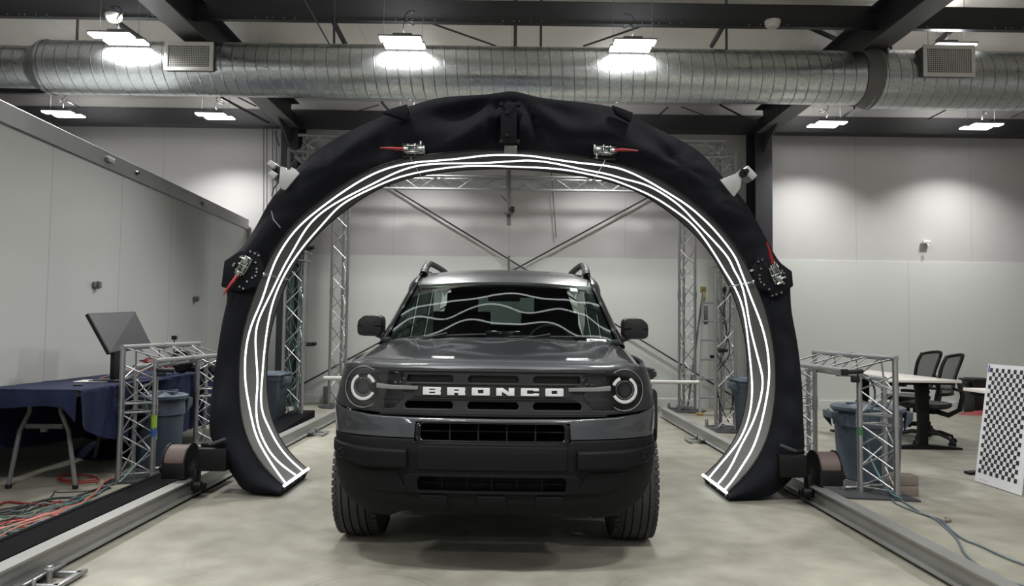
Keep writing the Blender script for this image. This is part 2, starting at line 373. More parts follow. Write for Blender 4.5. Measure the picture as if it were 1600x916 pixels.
# columns and rafters (steel portal frames)
def ibeam(g, a, b, wf, h, tf=.012, tw=.01, up=Vector((0, 0, 1))):
    a = Vector(a); b = Vector(b); d = (b-a).normalized(); s = d.cross(up).normalized(); u = s.cross(d)
    R = Matrix((s, d, u)).transposed(); L = (b-a).length; c = (a+b)/2
    g.box(c+u*(h/2-tf/2), (wf, L, tf), M=R); g.box(c-u*(h/2-tf/2), (wf, L, tf), M=R); g.box(c, (tw, L, h-2*tf), M=R); return g
for k, cx in enumerate((-3.42, 3.93)):
    nm = ('left', 'right')[k]
    g = G()
    g.bb((cx-.13, 10.98, 0), (cx+.13, 11.0, 4.32)); g.bb((cx-.13, 11.4, 0), (cx+.13, 11.42, 4.6)); g.bb((cx-.008, 11.0, 0), (cx+.008, 11.4, 4.5))
    g.bb((cx-.16, 10.9, 0), (cx+.16, 11.43, .02))
    # knee haunch
    g.prism([(10.98, 4.0), (10.3, 4.32), (10.3, 4.5), (11.4, 4.6), (11.4, 3.9)], cx-.012, cx+.012, lambda y, z, h: (h, y, z))
    struct(g.build('steel_column', M['steel_dark'], smooth=False), 'dark grey steel column on the back wall, %s of the arch' % nm)
    g = G(); ibeam(g, (cx, 11.0, 4.48), (cx, RY0, 4.48), .26, .38)
    for yy in (9.5, 6.4, 3.2): g.bb((cx-.11, yy-.006, 4.31), (cx+.11, yy+.006, 4.65))
    r_ = g.build('roof_rafter', M['steel_dark'], smooth=False); struct(r_, 'dark steel rafter running overhead towards the back wall, %s side' % nm)
    g = G(); g.bb((cx-.13, RY0+.02, 4.282), (cx+.13, 10.95, 4.289)); g.build('lit_flange_skin', M['steel_mid'], r_, smooth=False)  # paler skin paints in the light on the rafter's bottom flange
# purlins across
def purlin(y, z0, z1, lbl, bolts=True):
    g = G(); g.bb((RX0, y, z0), (RX1, y+.006, z1)); g.bb((RX0, y-.06, z0), (RX1, y+.006, z0+.006)); g.bb((RX0, y, z1-.006), (RX1, y+.07, z1))
    p = g.build('roof_purlin', M['steel_dark'], smooth=False); struct(p, lbl)
    if bolts:
        g = G(); x = RX0+.3; i = 0
        while x < RX1:
            for dx in (0, .12, .18, .3, .42): g.cyl((x+dx, y-.008, z0+.045), (x+dx, y, z0+.045), .008, 6)
            x += 1.5 if i % 2 else 1.15; i += 1
        tag(g.build('bolt_heads', M['alu'], p), kind='stuff')
purlin(7.55, 4.47, 4.74, 'dark bolted purlin spanning the top edge of the view')
purlin(10.2, 4.50, 4.72, 'dark bolted purlin just behind the underside of the duct')
purlin(5.0, 4.6, 4.8, 'dark purlin overhead nearest the camera', False)
g = G(); g.bb((RX0, 11.2, 4.38), (RX1, 11.42, 4.635)); struct(g.build('eave_beam', M['steel_dark'], smooth=False), 'deep dark eave beam along the top of the back wall')

# slanting roof braces seen above and below the duct
braces = [((240, 22), 7.5, (312, 68), 8.6, .03), ((165, 22), 7.5, (222, 62), 8.4, .03), ((517, 26), 7.6, (540, 70), 8.2, .03), ((650, 28), 7.6, (775, 72), 8.8, .012),
          ((1035, 30), 7.6, (912, 72), 8.8, .012), ((1135, 33), 7.6, (1112, 72), 8.3, .028), ((1228, 26), 7.6, (1325, 70), 8.9, .03), ((1505, 34), 7.6, (1465, 64), 8.6, .03),
          ((470, -10), 6.2, (514, 68), 7.0, .008), ((522, -10), 7.2, (522, 68), 7.3, .014), 
          ((345, 152), 10.2, (420, 192), 11.0, .02), ((372, 152), 10.3, (400, 166), 10.9, .012), ((592, 164), 10.3, (500, 190), 11.1, .008), ((597, 160), 10.3, (612, 178), 10.9, .02),
          ((1043, 168), 10.3, (1025, 184), 10.9, .014), ((1065, 167), 10.3, (1115, 186), 11.0, .010), ((1125, 164), 10.3, (1205, 206), 11.0, .016),
          ((1335, 168), 10.3, (1318, 182), 10.9, .02), ((1478, 172), 10.3, (1450, 186), 10.9, .01), ((1600, 174), 10.3, (1580, 184), 10.9, .01), ((105, 158), 10.3, (125, 168), 10.9, .012), ((430, 206), 10.7, (436, 228), 11.2, .01)]
for i, (a, ya, b_, yb, r) in enumerate(braces):
    g = G(); g.cyl(P(*a, ya), P(*b_, yb), r, 6)
    struct(g.build('roof_brace', M['steel_dark'], smooth=False), 'thin dark bracing member between roof steel')
# wall cross bracing
for a, b_, l in (((560, 262), (1165, 631), 'falling from upper left to lower right'), ((1060, 283), (440, 618), 'rising from lower left to upper right')):
    g = G(); g.tube([P(*a, 11.38), P(*b_, 11.38)], .013, 6)
    struct(g.build('wall_brace_rod', M['steel_dark']), 'thin dark brace rod crossing the back wall, '+l)
g = G(); g.cyl(P(795, 400, 11.35), P(795, 470, 11.35), .018, 6); g.cyl(P(861, 262, 11.36), P(869, 372, 11.4), .007, 6)
struct(g.build('wall_conduit', M['steel_mid']), 'thin vertical conduit on the back wall above the car roof')
g = G(); g.bb(Vector(P(505, 604, 11.3)), Vector(P(516, 628, 11.42))); 
struct(g.build('wall_box', M['steel_mid'], smooth=False, bevel=.01), 'small grey electrical box low on the back wall')
g = G()
for dx, h in ((0, .4), (.05, .55), (.14, .5), (.2, .3)): g.tube([P(412, 190, 11.3)+Vector((dx, 0, 0)), P(412, 350, 11.3)+Vector((dx, 0, 0))], .008, 5)
struct(g.build('wall_conduit_bundle', M['steel_mid']), 'thin vertical cables beside the left steel column')

# ------------------------------------------------------------------ duct
DY, DZ, DR = 7.70, 3.995, .286
dct = thing('ventilation_duct', 'long round galvanised spiral duct crossing the whole view under the roof', 'duct', (0, DY, DZ-.3))
def ducts(x0, x1, r, name, dz=0, dz1=None):
    dz1 = dz if dz1 is None else dz1; L = x1-x0; n = max(2, int(L/.25))
    g = G(); g.grid(lambda u, v: (-L/2+L*u, r*math.sin(2*PI*v), r*math.cos(2*PI*v)), n, 48)
    o = g.build(name, M['galv'], sharp=60, weld=True)
    o.location = ((x0+x1)/2, DY, DZ+(dz+dz1)/2); o.rotation_euler = (0, -math.atan2(dz1-dz, L), 0); attach(o, dct); return o
xl = P(75, 100, DY).x; xr = P(1345, 110, DY).x
ducts(RX0+.05, xl-.10, .225, 'narrow_duct_section', .02, .0)
ducts(xl, xr, DR, 'duct_section', 0.0, 0.0)
ducts(xr+.06, RX1-.05, DR+.028, 'wide_duct_section', -.01, -.01)
g = G(); g.lathe([(.225, -.13), (.23, -.10), (DR, 0), (DR+.006, .02), (DR+.006, .05)], axis='X', n=48, c=(xl, DY, DZ)); g.build('reducer', M['galv'], dct)
g = G(); g.lathe([(DR, -.05), (DR+.012, -.05), (DR+.02, .0), (DR+.045, .10), (DR+.035, .12)], axis='X', n=48, c=(xr, DY, DZ)); g.build('collar', M['steel_mid'], dct)
def vent(px0, py0, px1, py1, lab, box):
    # register box saddle mounted on the duct, facing the camera and tilted down slightly
    yf = DY-DR-box
    a = P(px0, py1, yf); b_ = P(px1, py0, yf)
    r = thing('air_register', lab, 'vent', ((a.x+b_.x)/2, yf, a.z))
    g = G(); o = [(a.x, a.z), (b_.x, a.z), (b_.x, b_.z), (a.x, b_.z)]; m = .04
    i_ = [(a.x+m, a.z+m), (b_.x-m, a.z+m), (b_.x-m, b_.z-m), (a.x+m, b_.z-m)]
    fr = shape2d(o, [i_], .02, .003); fr.xf(lambda x, y, z: (x, y+yf-.01, z)); fr.build('frame', M['white'], r)
    g = G(); g.bb((a.x+.01, yf+.01, a.z+.01), (b_.x-.01, yf+box+.12, b_.z-.01)); g.build('register_box', M['steel_mid'], r, smooth=False)
    g = G(); n = 24
    for k in range(1, n): x = lerp(a.x+m, b_.x-m, k/n); g.bb((x-.003, yf-.004, a.z+m), (x+.003, yf+.004, b_.z-m))
    for k in range(1, 12): z = lerp(a.z+m, b_.z-m, k/12); g.bb((a.x+m, yf, z-.002), (b_.x-m, yf+.008, z+.002))
    g.build('grille', M['white'], r, smooth=False)
    g = G(); g.bb((a.x+m, yf+.0085, a.z+m), (b_.x-m, yf+.011, b_.z-m)); g.build('backing', M['black_metal'], r, smooth=False)
vent(256, 66, 334, 110, 'white framed air register on the left side of the duct', .04)
vent(1443, 71, 1523, 119, 'white framed air register on the right side of the duct', .09)
for px in (120, 845, 1135, 805, 1392):
    p = P(px, 66, DY); g = G(); g.cyl((p.x, DY, DZ+.2), (p.x, DY, CZ), .014 if px != 805 else .02, 6); g.build('hanger_rod', M['steel_mid'], dct)
g = G(); p = P(805, 30, DY); g.cyl((p.x, DY, p.z-.04), (p.x, DY, p.z+.06), .05, 12); g.build('hanger_clamp', M['steel_mid'], dct)
for px, py, l in ((178, 26, 'left'), (1207, 36, 'right')):
    p = P(px, py, 7.3); r = thing('ceiling_detector', 'small round white detector under the purlin at the top %s' % l, 'detector', p)
    g = G(); g.lathe([(0, -.05), (.05, -.05), (.07, -.03), (.08, 0), (.08, .02), (0, .02)], c=p, n=20); g.build('housing', M['white'], r)
    g = G(); g.cyl(p+Vector((0, 0, .02)), p+Vector((0, .15, .1)), .015, 8); g.build('mount', M['steel_mid'], r)

# ------------------------------------------------------------------ high bay lights
def fixture(x, y, lab, grp, cordside=1):
    LAMP_Z = lamp_z(y)
    r = thing('high_bay_light', lab, 'ceiling light', (x, y, LAMP_Z), grp)
    for s in (-1, 1):
        g = G(); sx = .03*s*(1 if x > 0 else -1)*-1
        if abs(x) < 2: sx *= .3
        g.bb((x-.22+sx, y+s*.085-.07, LAMP_Z+.012), (x+.22+sx, y+s*.085+.07, LAMP_Z+.03)); g.build('housing', M['steel_mid'], r, bevel=.008)
        g = G(); g.bb((x-.21+sx, y+s*.085-.06, LAMP_Z-.006), (x+.21+sx, y+s*.085+.06, LAMP_Z+.012)); g.build('diffuser', M['lamp'], r, smooth=False)
    g = G(); g.bb((x-.1, y-.05, LAMP_Z+.05), (x+.1, y+.05, LAMP_Z+.09)); g.build('driver_box', M['steel_mid'], r, bevel=.005)
    g = G(); rnd = random.Random(int(x*10+y*100)); pts = []
    for k in range(28):
        t = k/27; a = t*4.4*PI
        pts.append((x+cordside*(.05+.05*math.cos(a))+.02*t, y+.03*math.sin(a*1.3), LAMP_Z+.09+.27*t-.05*math.sin(a)))
    g.tube(spline(pts, 2), .006, 5); g.build('cord', M['black_plastic'], r)
    for dx in (-.2, .2): g = G(); g.cyl((x+dx, y, LAMP_Z+.05), (x+dx, y, CZ), .003, 4); g.build('suspension_wire', M['steel_mid'], r)
labs = {10.5: ['leftmost high bay light in front of the back wall, beside the trailer rail', 'high bay light in front of the back wall left of the arch', 'high bay light in front of the back wall just right of the arch', 'rightmost high bay light in front of the back wall'],
        10.2: ['high bay light hidden behind the arch crown, left one', 'high bay light hidden behind the arch crown, right one'], 7.62: ['high bay light above the right air register'],
        7.29: ['high bay light above the left end of the duct', 'high bay light glowing on the duct left of the arch crown', 'high bay light glowing on the duct right of the arch crown', 'high bay light above the right air register'],
        4.7: ['overhead high bay light between camera and duct, far left', 'overhead high bay light between camera and duct, left of centre', 'overhead high bay light between camera and duct, right of centre', 'overhead high bay light between camera and duct, far right'],
        1.4: ['high bay light directly above the camera, far left', 'high bay light directly above the camera, left of centre', 'high bay light directly above the camera, right of centre', 'high bay light directly above the camera, far right'],
        -2.2: ['high bay light behind the camera, far left', 'high bay light behind the camera, left of centre', 'high bay light behind the camera, right of centre', 'high bay light behind the camera, far right'],
        -5.8: ['high bay light deep behind the camera, far left', 'high bay light deep behind the camera, left of centre', 'high bay light deep behind the camera, right of centre', 'high bay light deep behind the camera, far right']}
for ry, rxs, wt in LAMP_ROWS:
    for i, rx in enumerate(rxs): fixture(rx, ry, labs[ry][i], 'high bay ceiling lights', 1 if i % 2 else -1)

# ------------------------------------------------------------------ trailer on the left
TR = lambda y: -3.88-.050*(y-5.3)
tr = thing('cargo_trailer', 'long glossy white trailer side with silver top rail on the left', 'trailer', (-5, 5, 0))
tz0, tz1 = .45, 2.90
def trail_pt(y, off, z): return Vector((TR(y)+off, y, z))
g = G(); y0, y1 = -2.0, 11.38
g.prism([(0, tz0), (0, tz1-.02), (-2.4, tz1-.02), (-2.4, tz0)], y0, y1, lambda x, z, y: (TR(y)+x, y, z)); g.build('box_body', M['trailer'], tr, smooth=False)
g = G(); g.prism([(.0, tz1-.16), (.025, tz1-.16), (.025, tz1-.004), (.022, tz1), (-.1, tz1), (-.1, tz1-.02), (0, tz1-.02)], y0, y1, lambda x, z, y: (TR(y)+x, y, z)); g.build('top_rail', M['alu_beam'], tr, smooth=False)
g = G(); g.prism([(.0, tz0-.1), (.03, tz0-.1), (.03, tz0+.06), (0, tz0+.06)], y0, y1, lambda x, z, y: (TR(y)+x, y, z)); g.build('bottom_rail', M['alu_beam'], tr, smooth=False)
for px, py in ((158, 243), (203, 266), (311, 313)):
    yy = 3.8*1120/(795-px)*1.03; 
    for _ in range(5): yy = -TR(yy)*FPX/(795-px)
    c = trail_pt(yy, .025, tz1-.08)
    if px == 203: g = G(); g.lathe([(0, .03), (.018, .028), (.025, .01), (.025, 0)], axis='X', c=c, n=16); g.build('rail_bolt', M['steel_dark'], tr)
    else: g = G(); g.box(c+Vector((.02, 0, 0)), (.04, .12, .05)); g.build('marker_light', M['ring_grey'], tr, bevel=.012)
for px, py in ((148, 445), (304, 467)):
    yy = 6
    for _ in range(6): yy = -TR(yy)*FPX/(795-px)
    c = P(px, py, yy)
    g = G(); g.prism([(-.045, -.04), (.045, -.025), (.045, .025), (-.045, .04)], 0, .03, lambda a, b_, h: (c.x+h, c.y-a, c.z+b_)); g.prism([(-.02, -.03), (.02, -.03), (.02, .03), (-.02, .03)], .03, .06, lambda a, b_, h: (c.x+h, c.y-a, c.z+b_))
    g.build('latch_bracket', M['steel_mid'], tr, bevel=.006)
for yy in (7.6, 8.5):
    g = G(); g.lathe([(.0, -.1), (.2, -.1), (.32, -.08), (.34, 0), (.32, .08), (.2, .1), (0, .1)], axis='X', c=(TR(yy)-.3, yy, .34), n=32); g.build('wheel', M['tyre'], tr)

# ------------------------------------------------------------------ floor rails
def rail(x_in, s, lab, y0, y1):
    # I-beam: inner face at x_in, s = outward sign
    r = thing('floor_rail', lab, 'rail', (x_in, 5, 0))
    w_, h = .095, .115; z0 = .02
    prof = [(0, z0), (w_, z0), (w_, z0+.008), (.056, z0+.012), (.056, z0+h-.012), (w_, z0+h-.008), (w_, z0+h), (.004, z0+h), (.004, z0+h-.01), (.036, z0+h-.014), (.036, z0+.03), (.03, z0+.014), (0, z0+.008)]
    g = G(); g.prism(prof, y0, y1, lambda a, z, y: (x_in+s*a, y, z)); g.build('beam', M['alu_beam'], r, smooth=False)
    g = G()
    for yy in (y0+.4, 4.9, 7.3, 9.4): g.bb((x_in+s*.02, yy-.1, 0), (x_in+s*(w_-.02), yy+.1, .02))
    g.build('levelling_pad', M['black_metal'], r, smooth=False)
    return r
def foot_clamp(r, x_in, s, y):
    g = G(); a = -s
    g.bb((x_in, y-.1, .012), (x_in+a*.16, y-.075, .03)); g.bb((x_in, y+.075, .012), (x_in+a*.16, y+.1, .03))
    g.box((x_in+a*.15, y, .021), (.03, .26, .018)); g.box((x_in+a*.02, y, .045), (.05, .3, .012))
    g.cyl((x_in+a*.06, y, 0), (x_in+a*.06, y, .085), .014, 10); g.cyl((x_in+a*.06, y, .06), (x_in+a*.06, y, .075), .024, 6)
    g.cyl((x_in+a*.06, y-.11, 0), (x_in+a*.06, y-.11, .06), .010, 8)
    g.build('adjuster_bracket', M['alu'], r, bevel=.002)
rl = rail(-2.19, -1, 'aluminium I-beam floor rail running past the left side of the car', 1.2, 9.9)
foot_clamp(rl, -2.19, -1, 3.42); foot_clamp(rl, -2.19, -1, 8.1)
rr = rail(2.13, 1, 'aluminium I-beam floor rail running past the right side of the car', 1.2, 10.1)
foot_clamp(rr, 2.13, 1, 7.9)
# black cable channel left of the left rail
ct = thing('cable_channel', 'black open cable channel on the floor outside the left rail', 'cable channel', (-2.55, 5, 0))
g = G(); g.prism([(-2.33, 0), (-2.33, .05), (-2.345, .05), (-2.345, .012), (-2.70, .012), (-2.70, .05), (-2.735, .05), (-2.735, 0)], 1.2, 8.9, lambda x, z, y: (x, y, z)); g.build('channel', M['matt_black'], ct, smooth=False)
g = G(); g.prism([(-2.50, .012), (-2.50, .04), (-2.70, .045), (-2.70, .012)], 1.2, 8.9, lambda x, z, y: (x, y, z)); g.build('cable_chain', M['matt_black'], ct, smooth=False)
g = G(); g.prism([(7.2, .05), (8.9, .16), (9.1, .16), (9.1, .05)], -2.7, -2.42, lambda y, z, x: (x, y, z)); g.build('chain_loop', M['matt_black'], ct, bevel=.01)

# ------------------------------------------------------------------ LED arch
RY, RD = 5.2, .60
E1 = [(443.6, 760.2), (409, 731), (393.4, 706), (381.6, 680.6), (375.7, 659), (372.8, 629.5), (372, 600), (372.8, 553), (380.4, 509), (392.4, 472), (405.5, 437), (419, 405), (435.4, 377.5), (457, 352), (482.5, 328.4), (510, 307.8), (537.5, 286), (567, 269.5), (600, 255.5), (642, 246.5), (676, 240.8), (717.5, 236.6), (759, 234.8), (800, 234.4), (831, 236.5), (872.5, 240.6), (914, 245.5), (941, 250), (969, 256.5), (990, 262.6), (1019.5, 273.4), (1049, 291), (1078.4, 312.7), (1100, 330), (1123.6, 352), (1143, 375.6), (1159, 399), (1167.5, 415), (1178, 435), (1191.7, 465.5), (1202.6, 505), (1210, 542), (1213.5, 574.7), (1213.6, 600), (1210, 641.5), (1202, 683), (1189.6, 712), (1173, 735), (1154, 755.6), (1135.6, 771)]
VS = [(.08, .54, .82), (.25, .42, .8), (.27, .43, .8), (.28, .43, .78), (.3, .47, .7), (.27, .56, .72), (.2, .65, .81), (.17, .55, .86), (.19, .37, .82), (.32, .5, .73), (.27, .58, .74), (.2, .6, .8), (.18, .6, .85), (.15, .45, .85), (.18, .35, .78), (.2, .42, .62), (.22, .55, .72), (.2, .62, .8), (.17, .53, .78), (.2, .38, .76), (.3, .46, .76), (.33, .58, .74), (.2, .63, .8), (.2, .54, .84), (.18, .41, .82), (.27, .46, .75), (.28, .6, .78), (.2, .6, .82), (.14, .58, .8), (.18, .6, .85), (.25, .45, .85), (.28, .42, .78), (.2, .42, .75), (.2, .52, .7), (.2, .55, .76), (.2, .5, .83), (.18, .42, .85), (.25, .5, .85), (.3, .45, .8), (.35, .57, .75), (.25, .7, .83), (.2, .65, .89), (.2, .53, .88), (.21, .4, .83), (.28, .49, .76), (.3, .62, .78), (.26, .68, .82), (.25, .58, .87), (.15, .45, .85), (.1, .4, .78)]
OU = [(440, 774), (382, 769), (365, 743), (352, 728), (338, 705), (328, 685), (327, 650), (330, 620), (334, 590), (339, 555), (345, 515), (351, 485), (357, 462), (350, 440), (354, 408), (364, 398), (379, 388), (390, 368), (398, 358), (424, 310), (447, 285), (468, 258), (492, 238), (517, 221), (560, 198), (606, 178), (636, 167), (672, 156), (700, 151), (755, 148), (780, 145), (797, 141), (812, 144), (835, 151), (870, 156), (920, 161), (960, 168), (985, 177), (1010, 193), (1048, 211), (1093, 237), (1126, 273), (1163, 314), (1182, 345), (1200, 378), (1219, 413), (1232, 419), (1235, 452), (1236, 482), (1243, 520), (1248, 550), (1253, 600), (1255, 650), (1257, 690), (1256, 716), (1240, 745), (1202, 777), (1138, 786)]
def ringpt(px, py):
    p = P(px, py, RY); return Vector((p.x, RY, max(p.z, .004)))
# cumulative arclength of E1 for mapping strips
NR = 220
e1 = resample([ringpt(*p) for p in E1], NR); ou = resample([ringpt(*p) for p in OU], NR)
arch = thing('led_scanning_arch', 'big black cloth covered arch lined with three wavy glowing led strips over the car', 'arch', (0, RY+.3, 0))
def smooth_pts(a, n=8):
    for _ in range(n): a = [a[0]]+[(a[i-1]+a[i]*2+a[i+1])/4 for i in range(1, len(a)-1)]+[a[-1]]
    return a
e1 = smooth_pts(e1, 30); ou = smooth_pts(ou, 3)
def npush(i, j):
    p = e1[i].lerp(ou[i], j); s = i/NR
    q = Vector((p.x*2.2, p.z*2.2, 3.1))
    top = math.exp(-((s-.5)/.16)**2)
    ed = math.sin(PI*min(max(j, 0), 1))
    n1 = noise.noise(q*1.1); n2 = abs(noise.noise(Vector((p.x*1.1+p.z*2.6, p.z*3.0-p.x*1.8, 1.7))))
    fold = 0
    if top > .05:
        for (fx, fz, a, sp) in ((.1, 2.9, 0, 7.0), (-.1, 2.95, 1, 6.0), (-1.3, 2.35, 2, 6.0), (1.25, 2.4, .6, 7.0)):
            dx = p.x-fx; dz = p.z-fz; rr = math.hypot(dx, dz)
            fold += math.sin(math.atan2(dz, dx)*sp+a+rr)*math.exp(-rr*1.1)*min(rr*4, 1)
    return p, -.045*ed*(1+.6*n1) - ed*(.085*n2 + .075*fold*top)
def front(i, jj): p, d = npush(i, jj); return Vector((p.x, RY+d, p.z))
NJ = 22
g = G(); prof = []
cx0, cz0 = 0, 1.0
for i in range(NR+1):
    row = [front(i, j/NJ) for j in range(NJ+1)]
    o = ou[i]; e = e1[i]; n = (o-e).normalized()
    sag = .02*noise.noise(Vector((i*.13, 0, 0)))
    for t in (.15, .5, .85, 1): row.append(Vector((o.x, RY+RD*t, o.z))+n*(sag*math.sin(PI*t)))
    for t in (.66, .33, 0): q = e.lerp(o, t); row.append(Vector((q.x, RY+RD+.012, q.z)))
    row.append(e+Vector((0, RD-.05, 0))+n*.03); row.append(e+Vector((0, .03, 0))+n*.03)
    prof.append(row)
k = len(prof[0]); vs = [v for r_ in prof for v in r_]; vs = [(v[0], v[1], max(v[2], .003)) for v in vs]
fs = [(i*k+j, (i+1)*k+j, (i+1)*k+(j+1) % k, i*k+(j+1) % k) for i in range(NR) for j in range(k)]
fs += [tuple(range(k)), tuple(range(NR*k, NR*k+k))[::-1]]
g.add(vs, fs); g.build('cloth_cover', M['black_cloth'], arch, sharp=50)
def inner(s, v, off=0.0):
    x = s*NR; i = min(int(x), NR-1); f = x-i; p = e1[i].lerp(e1[i+1], f)
    t = (e1[min(i+2, NR)]-e1[max(i-1, 0)]).normalized(); n = Vector((t.z, 0, -t.x))
    if n.dot(Vector((0, 0, 1.0))-p) < 0: n = -n
    return p+Vector((0, v*RD, 0))+n*off
g = G(); g.grid(lambda u, v: inner(u, v, 0) if 0 else inner(u, v*1.0, .002), NR, 6); g.grid(lambda u, v: inner(u, v*1.0, -.012), NR, 2)
g.build('light_panel', M['panel_grey'], arch, sharp=60)
g = G()
for v in (0.0, 1.0): g.tube([inner(i/NR, v, 0) for i in range(0, NR+1, 2)], .008, 6)
g.build('panel_edging', M['black_plastic'], arch)
# arclength fractions of the E1 anchors
pts = [ringpt(*p) for p in E1]; L = [0]
for i in range(1, len(pts)): L.append(L[-1]+(pts[i]-pts[i-1]).length)
us = [l/L[-1] for l in L]
for sidx in range(3):
    ctrl = smooth_pts(spline([Vector((us[i], VS[i][sidx], 0)) for i in range(len(us))], 6), 14)
    g = G(); wd = .0084
    path = [inner(c.x, c.y, .012) for c in ctrl]
    vs = []; fs = []
    for i, p in enumerate(path):
        t = (path[min(i+1, len(path)-1)]-path[max(i-1, 0)]).normalized()
        s_ = ctrl[i].x; nn = (inner(s_, 0, .05)-inner(s_, 0, 0)).normalized(); b_ = t.cross(nn).normalized()
        for a, c in ((-wd, -.010), (-wd, -.005), (-wd*.6, -.002), (wd*.6, -.002), (wd, -.005), (wd, -.010)): vs.append(p+b_*a+nn*c)
    for i in range(len(path)-1):
        for j in range(6): fs.append((i*6+j, i*6+(j+1) % 6, (i+1)*6+(j+1) % 6, (i+1)*6+j))
    g.add(vs, fs); o = g.build('led_strip', M['led'], arch, sharp=80)
for s_ in (0.0, 1.0):
    g = G(); a = inner(s_, -.03, .012); b_ = inner(s_, 1.0, .012); g.cyl(a, b_, .011, 10); g.build('end_light_bar', M['led'], arch)
    g = G()
    for t in (.02, .35, .65, .97): p = a.lerp(b_, t); g = G(); g.cyl(p, p-Vector((0, 0, .03)), .006, 6); g.build('screw', M['chrome'], arch)
for s_ in (.225, .355, .66, .775):   # joint wires between the panel sections
    pass
for px, py, qx, qy in ((407, 429, 448, 438), (1181, 438, 1140, 447)):
    u_ = .5; best = min(range(NR+1), key=lambda i: (e1[i]-ringpt(px, py)).length); u_ = best/NR
    g = G(); g.cyl(inner(u_, -.02, .02), inner(u_, 1.0, .02), .004, 6); g.lathe([(0, -.02), (.012, -.015), (.012, 0), (0, .004)], axis='Y', c=inner(u_, -.05, .02), n=12); g.build('joint_rod', M['chrome'], arch)
for px, py, in ((645, 247), (942, 250)):
    best = min(range(NR+1), key=lambda i: (e1[i]-ringpt(px, py)).length); u_ = best/NR
    g = G(); g.cyl(inner(u_, 0, .01), inner(u_, 1.0, .01), .003, 6); g.tube([inner(u_, -.09, -.10), inner(u_, -.05, -.03), inner(u_, -.02, .012)], .006, 6); g.build('joint_rod', M['chrome'], arch)
# crown plate with bolts
yf = RY-.125
def fp(px, py, y=yf): return P(px, py, y)
g = G(); a = fp(782, 224); b_ = fp(808, 162); g.bb((a.x, yf, a.z), (b_.x, yf+.05, b_.z)); cp = g.build('crown_plate', M['black_cloth'], arch, bevel=.004)
for px, py in ((783, 163), (811, 163), (783, 221), (810, 221), (792, 176), (792, 212)):
    p = fp(px, py); g = G(); g.cyl((p.x, yf-.015, p.z), (p.x, yf+.03, p.z), .013, 12); g.build('bolt', M['black_metal'], cp)
g = G(); a = P(788, 237, RY-.03); b_ = P(808, 228, RY-.03); g.bb((a.x, RY-.035, a.z), (b_.x, RY+.03, b_.z)); g.build('centre_bracket', M['ring_grey'], arch, bevel=.003)
for fl in ([(598, 178), (612, 172), (637, 165), (640, 176), (636, 190)], [(955, 166), (985, 177), (988, 178), (984, 192), (962, 180)]):
    q = [P(*p_, RY-.06) for p_ in fl]
    g = G(); g.prism([(p.x, p.z) for p in q], RY-.10, RY-.05, lambda a, b_, h: (a, h, b_)); g.build('cloth_flap', M['black_cloth'], arch, bevel=.006)
# toggle clamps
def clamp(px, py, ang, L=.20):
    c = P(px, py, RY-.12); R = Matrix.Rotation(-ang, 3, 'Y')
    def w_(x, y, z): v = R @ Vector((x, y, z)); return c+v
    g = G()
    g.box(c+R @ Vector((-.02, .03, 0)), (.13, .02, .06), M=R); g.box(c+R @ Vector((0, 0, .022)), (.11, .03, .007), M=R); g.box(c+R @ Vector((0, 0, -.022)), (.11, .03, .007), M=R)
    g.box(c+R @ Vector((-.06, -.005, 0)), (.05, .02, .03), M=R); g.box(c+R @ Vector((.05, -.012, 0)), (.05, .012, .025), M=R)
    g.cyl(w_(-.085, -.01, -.02), w_(-.085, -.01, .03), .009, 8); g.cyl(w_(-.02, 0, -.04), w_(-.02, 0, .04), .007, 8); g.cyl(w_(.03, 0, -.035), w_(.03, 0, .035), .007, 8)
    g.cyl(w_(-.06, .02, -.06), w_(-.06, .02, -.02), .01, 8)
    o = g.build('toggle_clamp', M['chrome'], arch, bevel=.002)
    g = G(); g.tube([w_(.06, -.015, 0), w_(.10, -.03, .004), w_(L-.04, -.05, .002), w_(L+.02, -.055, 0)], [.010, .013, .009, .005], 10); g.build('red_handle', M['red'], o)
    g = G(); g.box(c+R @ Vector((0, .055, -.005)), (.16, .05, .09), M=R); g.build('clamp_base', M['black_metal'], o, bevel=.004)
clamp(644, 233, PI-.02+.06); clamp(947, 235, -.07)
clamp(378, 419, math.radians(242)); clamp(1212, 425, math.radians(112))
for c0, sgn in (((384, 425), 1), ((1202, 432), -1)):     # joint plate screws
    g = G(); pts_ = [(391, 393), (398, 396), (404, 399), (399, 410), (401, 420), (401, 425), (399, 431), (394, 434), (386, 440), (374, 448), (380, 451), (366, 412), (364, 415), (378, 401)] if sgn == 1 else [(1191, 406), (1185, 409), (1189, 420), (1177, 422), (1187, 430), (1187, 436), (1189, 441), (1194, 445), (1202, 452), (1207, 462), (1213, 460), (1221, 457), (1225, 443), (1222, 423), (1225, 427), (1211, 412)]
    hx = [(345, 448), (350, 408), (374, 392), (404, 392), (410, 420), (400, 448), (372, 456)] if sgn == 1 else [(1240, 447), (1238, 424), (1216, 408), (1186, 400), (1176, 420), (1184, 448), (1215, 464)]
    hp = [P(*p_, RY-.085) for p_ in hx]
    g = G(); g.prism([(p.x, p.z) for p in hp], RY-.085, RY-.05, lambda a, b_, h: (a, h, b_)); jp = g.build('joint_plate', M['black_cloth'], arch, bevel=.008)
    for p_ in pts_:
        q = P(*p_, RY-.10); g = G(); g.cyl(q, q+Vector((0, .05, 0)), .008, 8); g.build('screw', M['chrome'], jp)
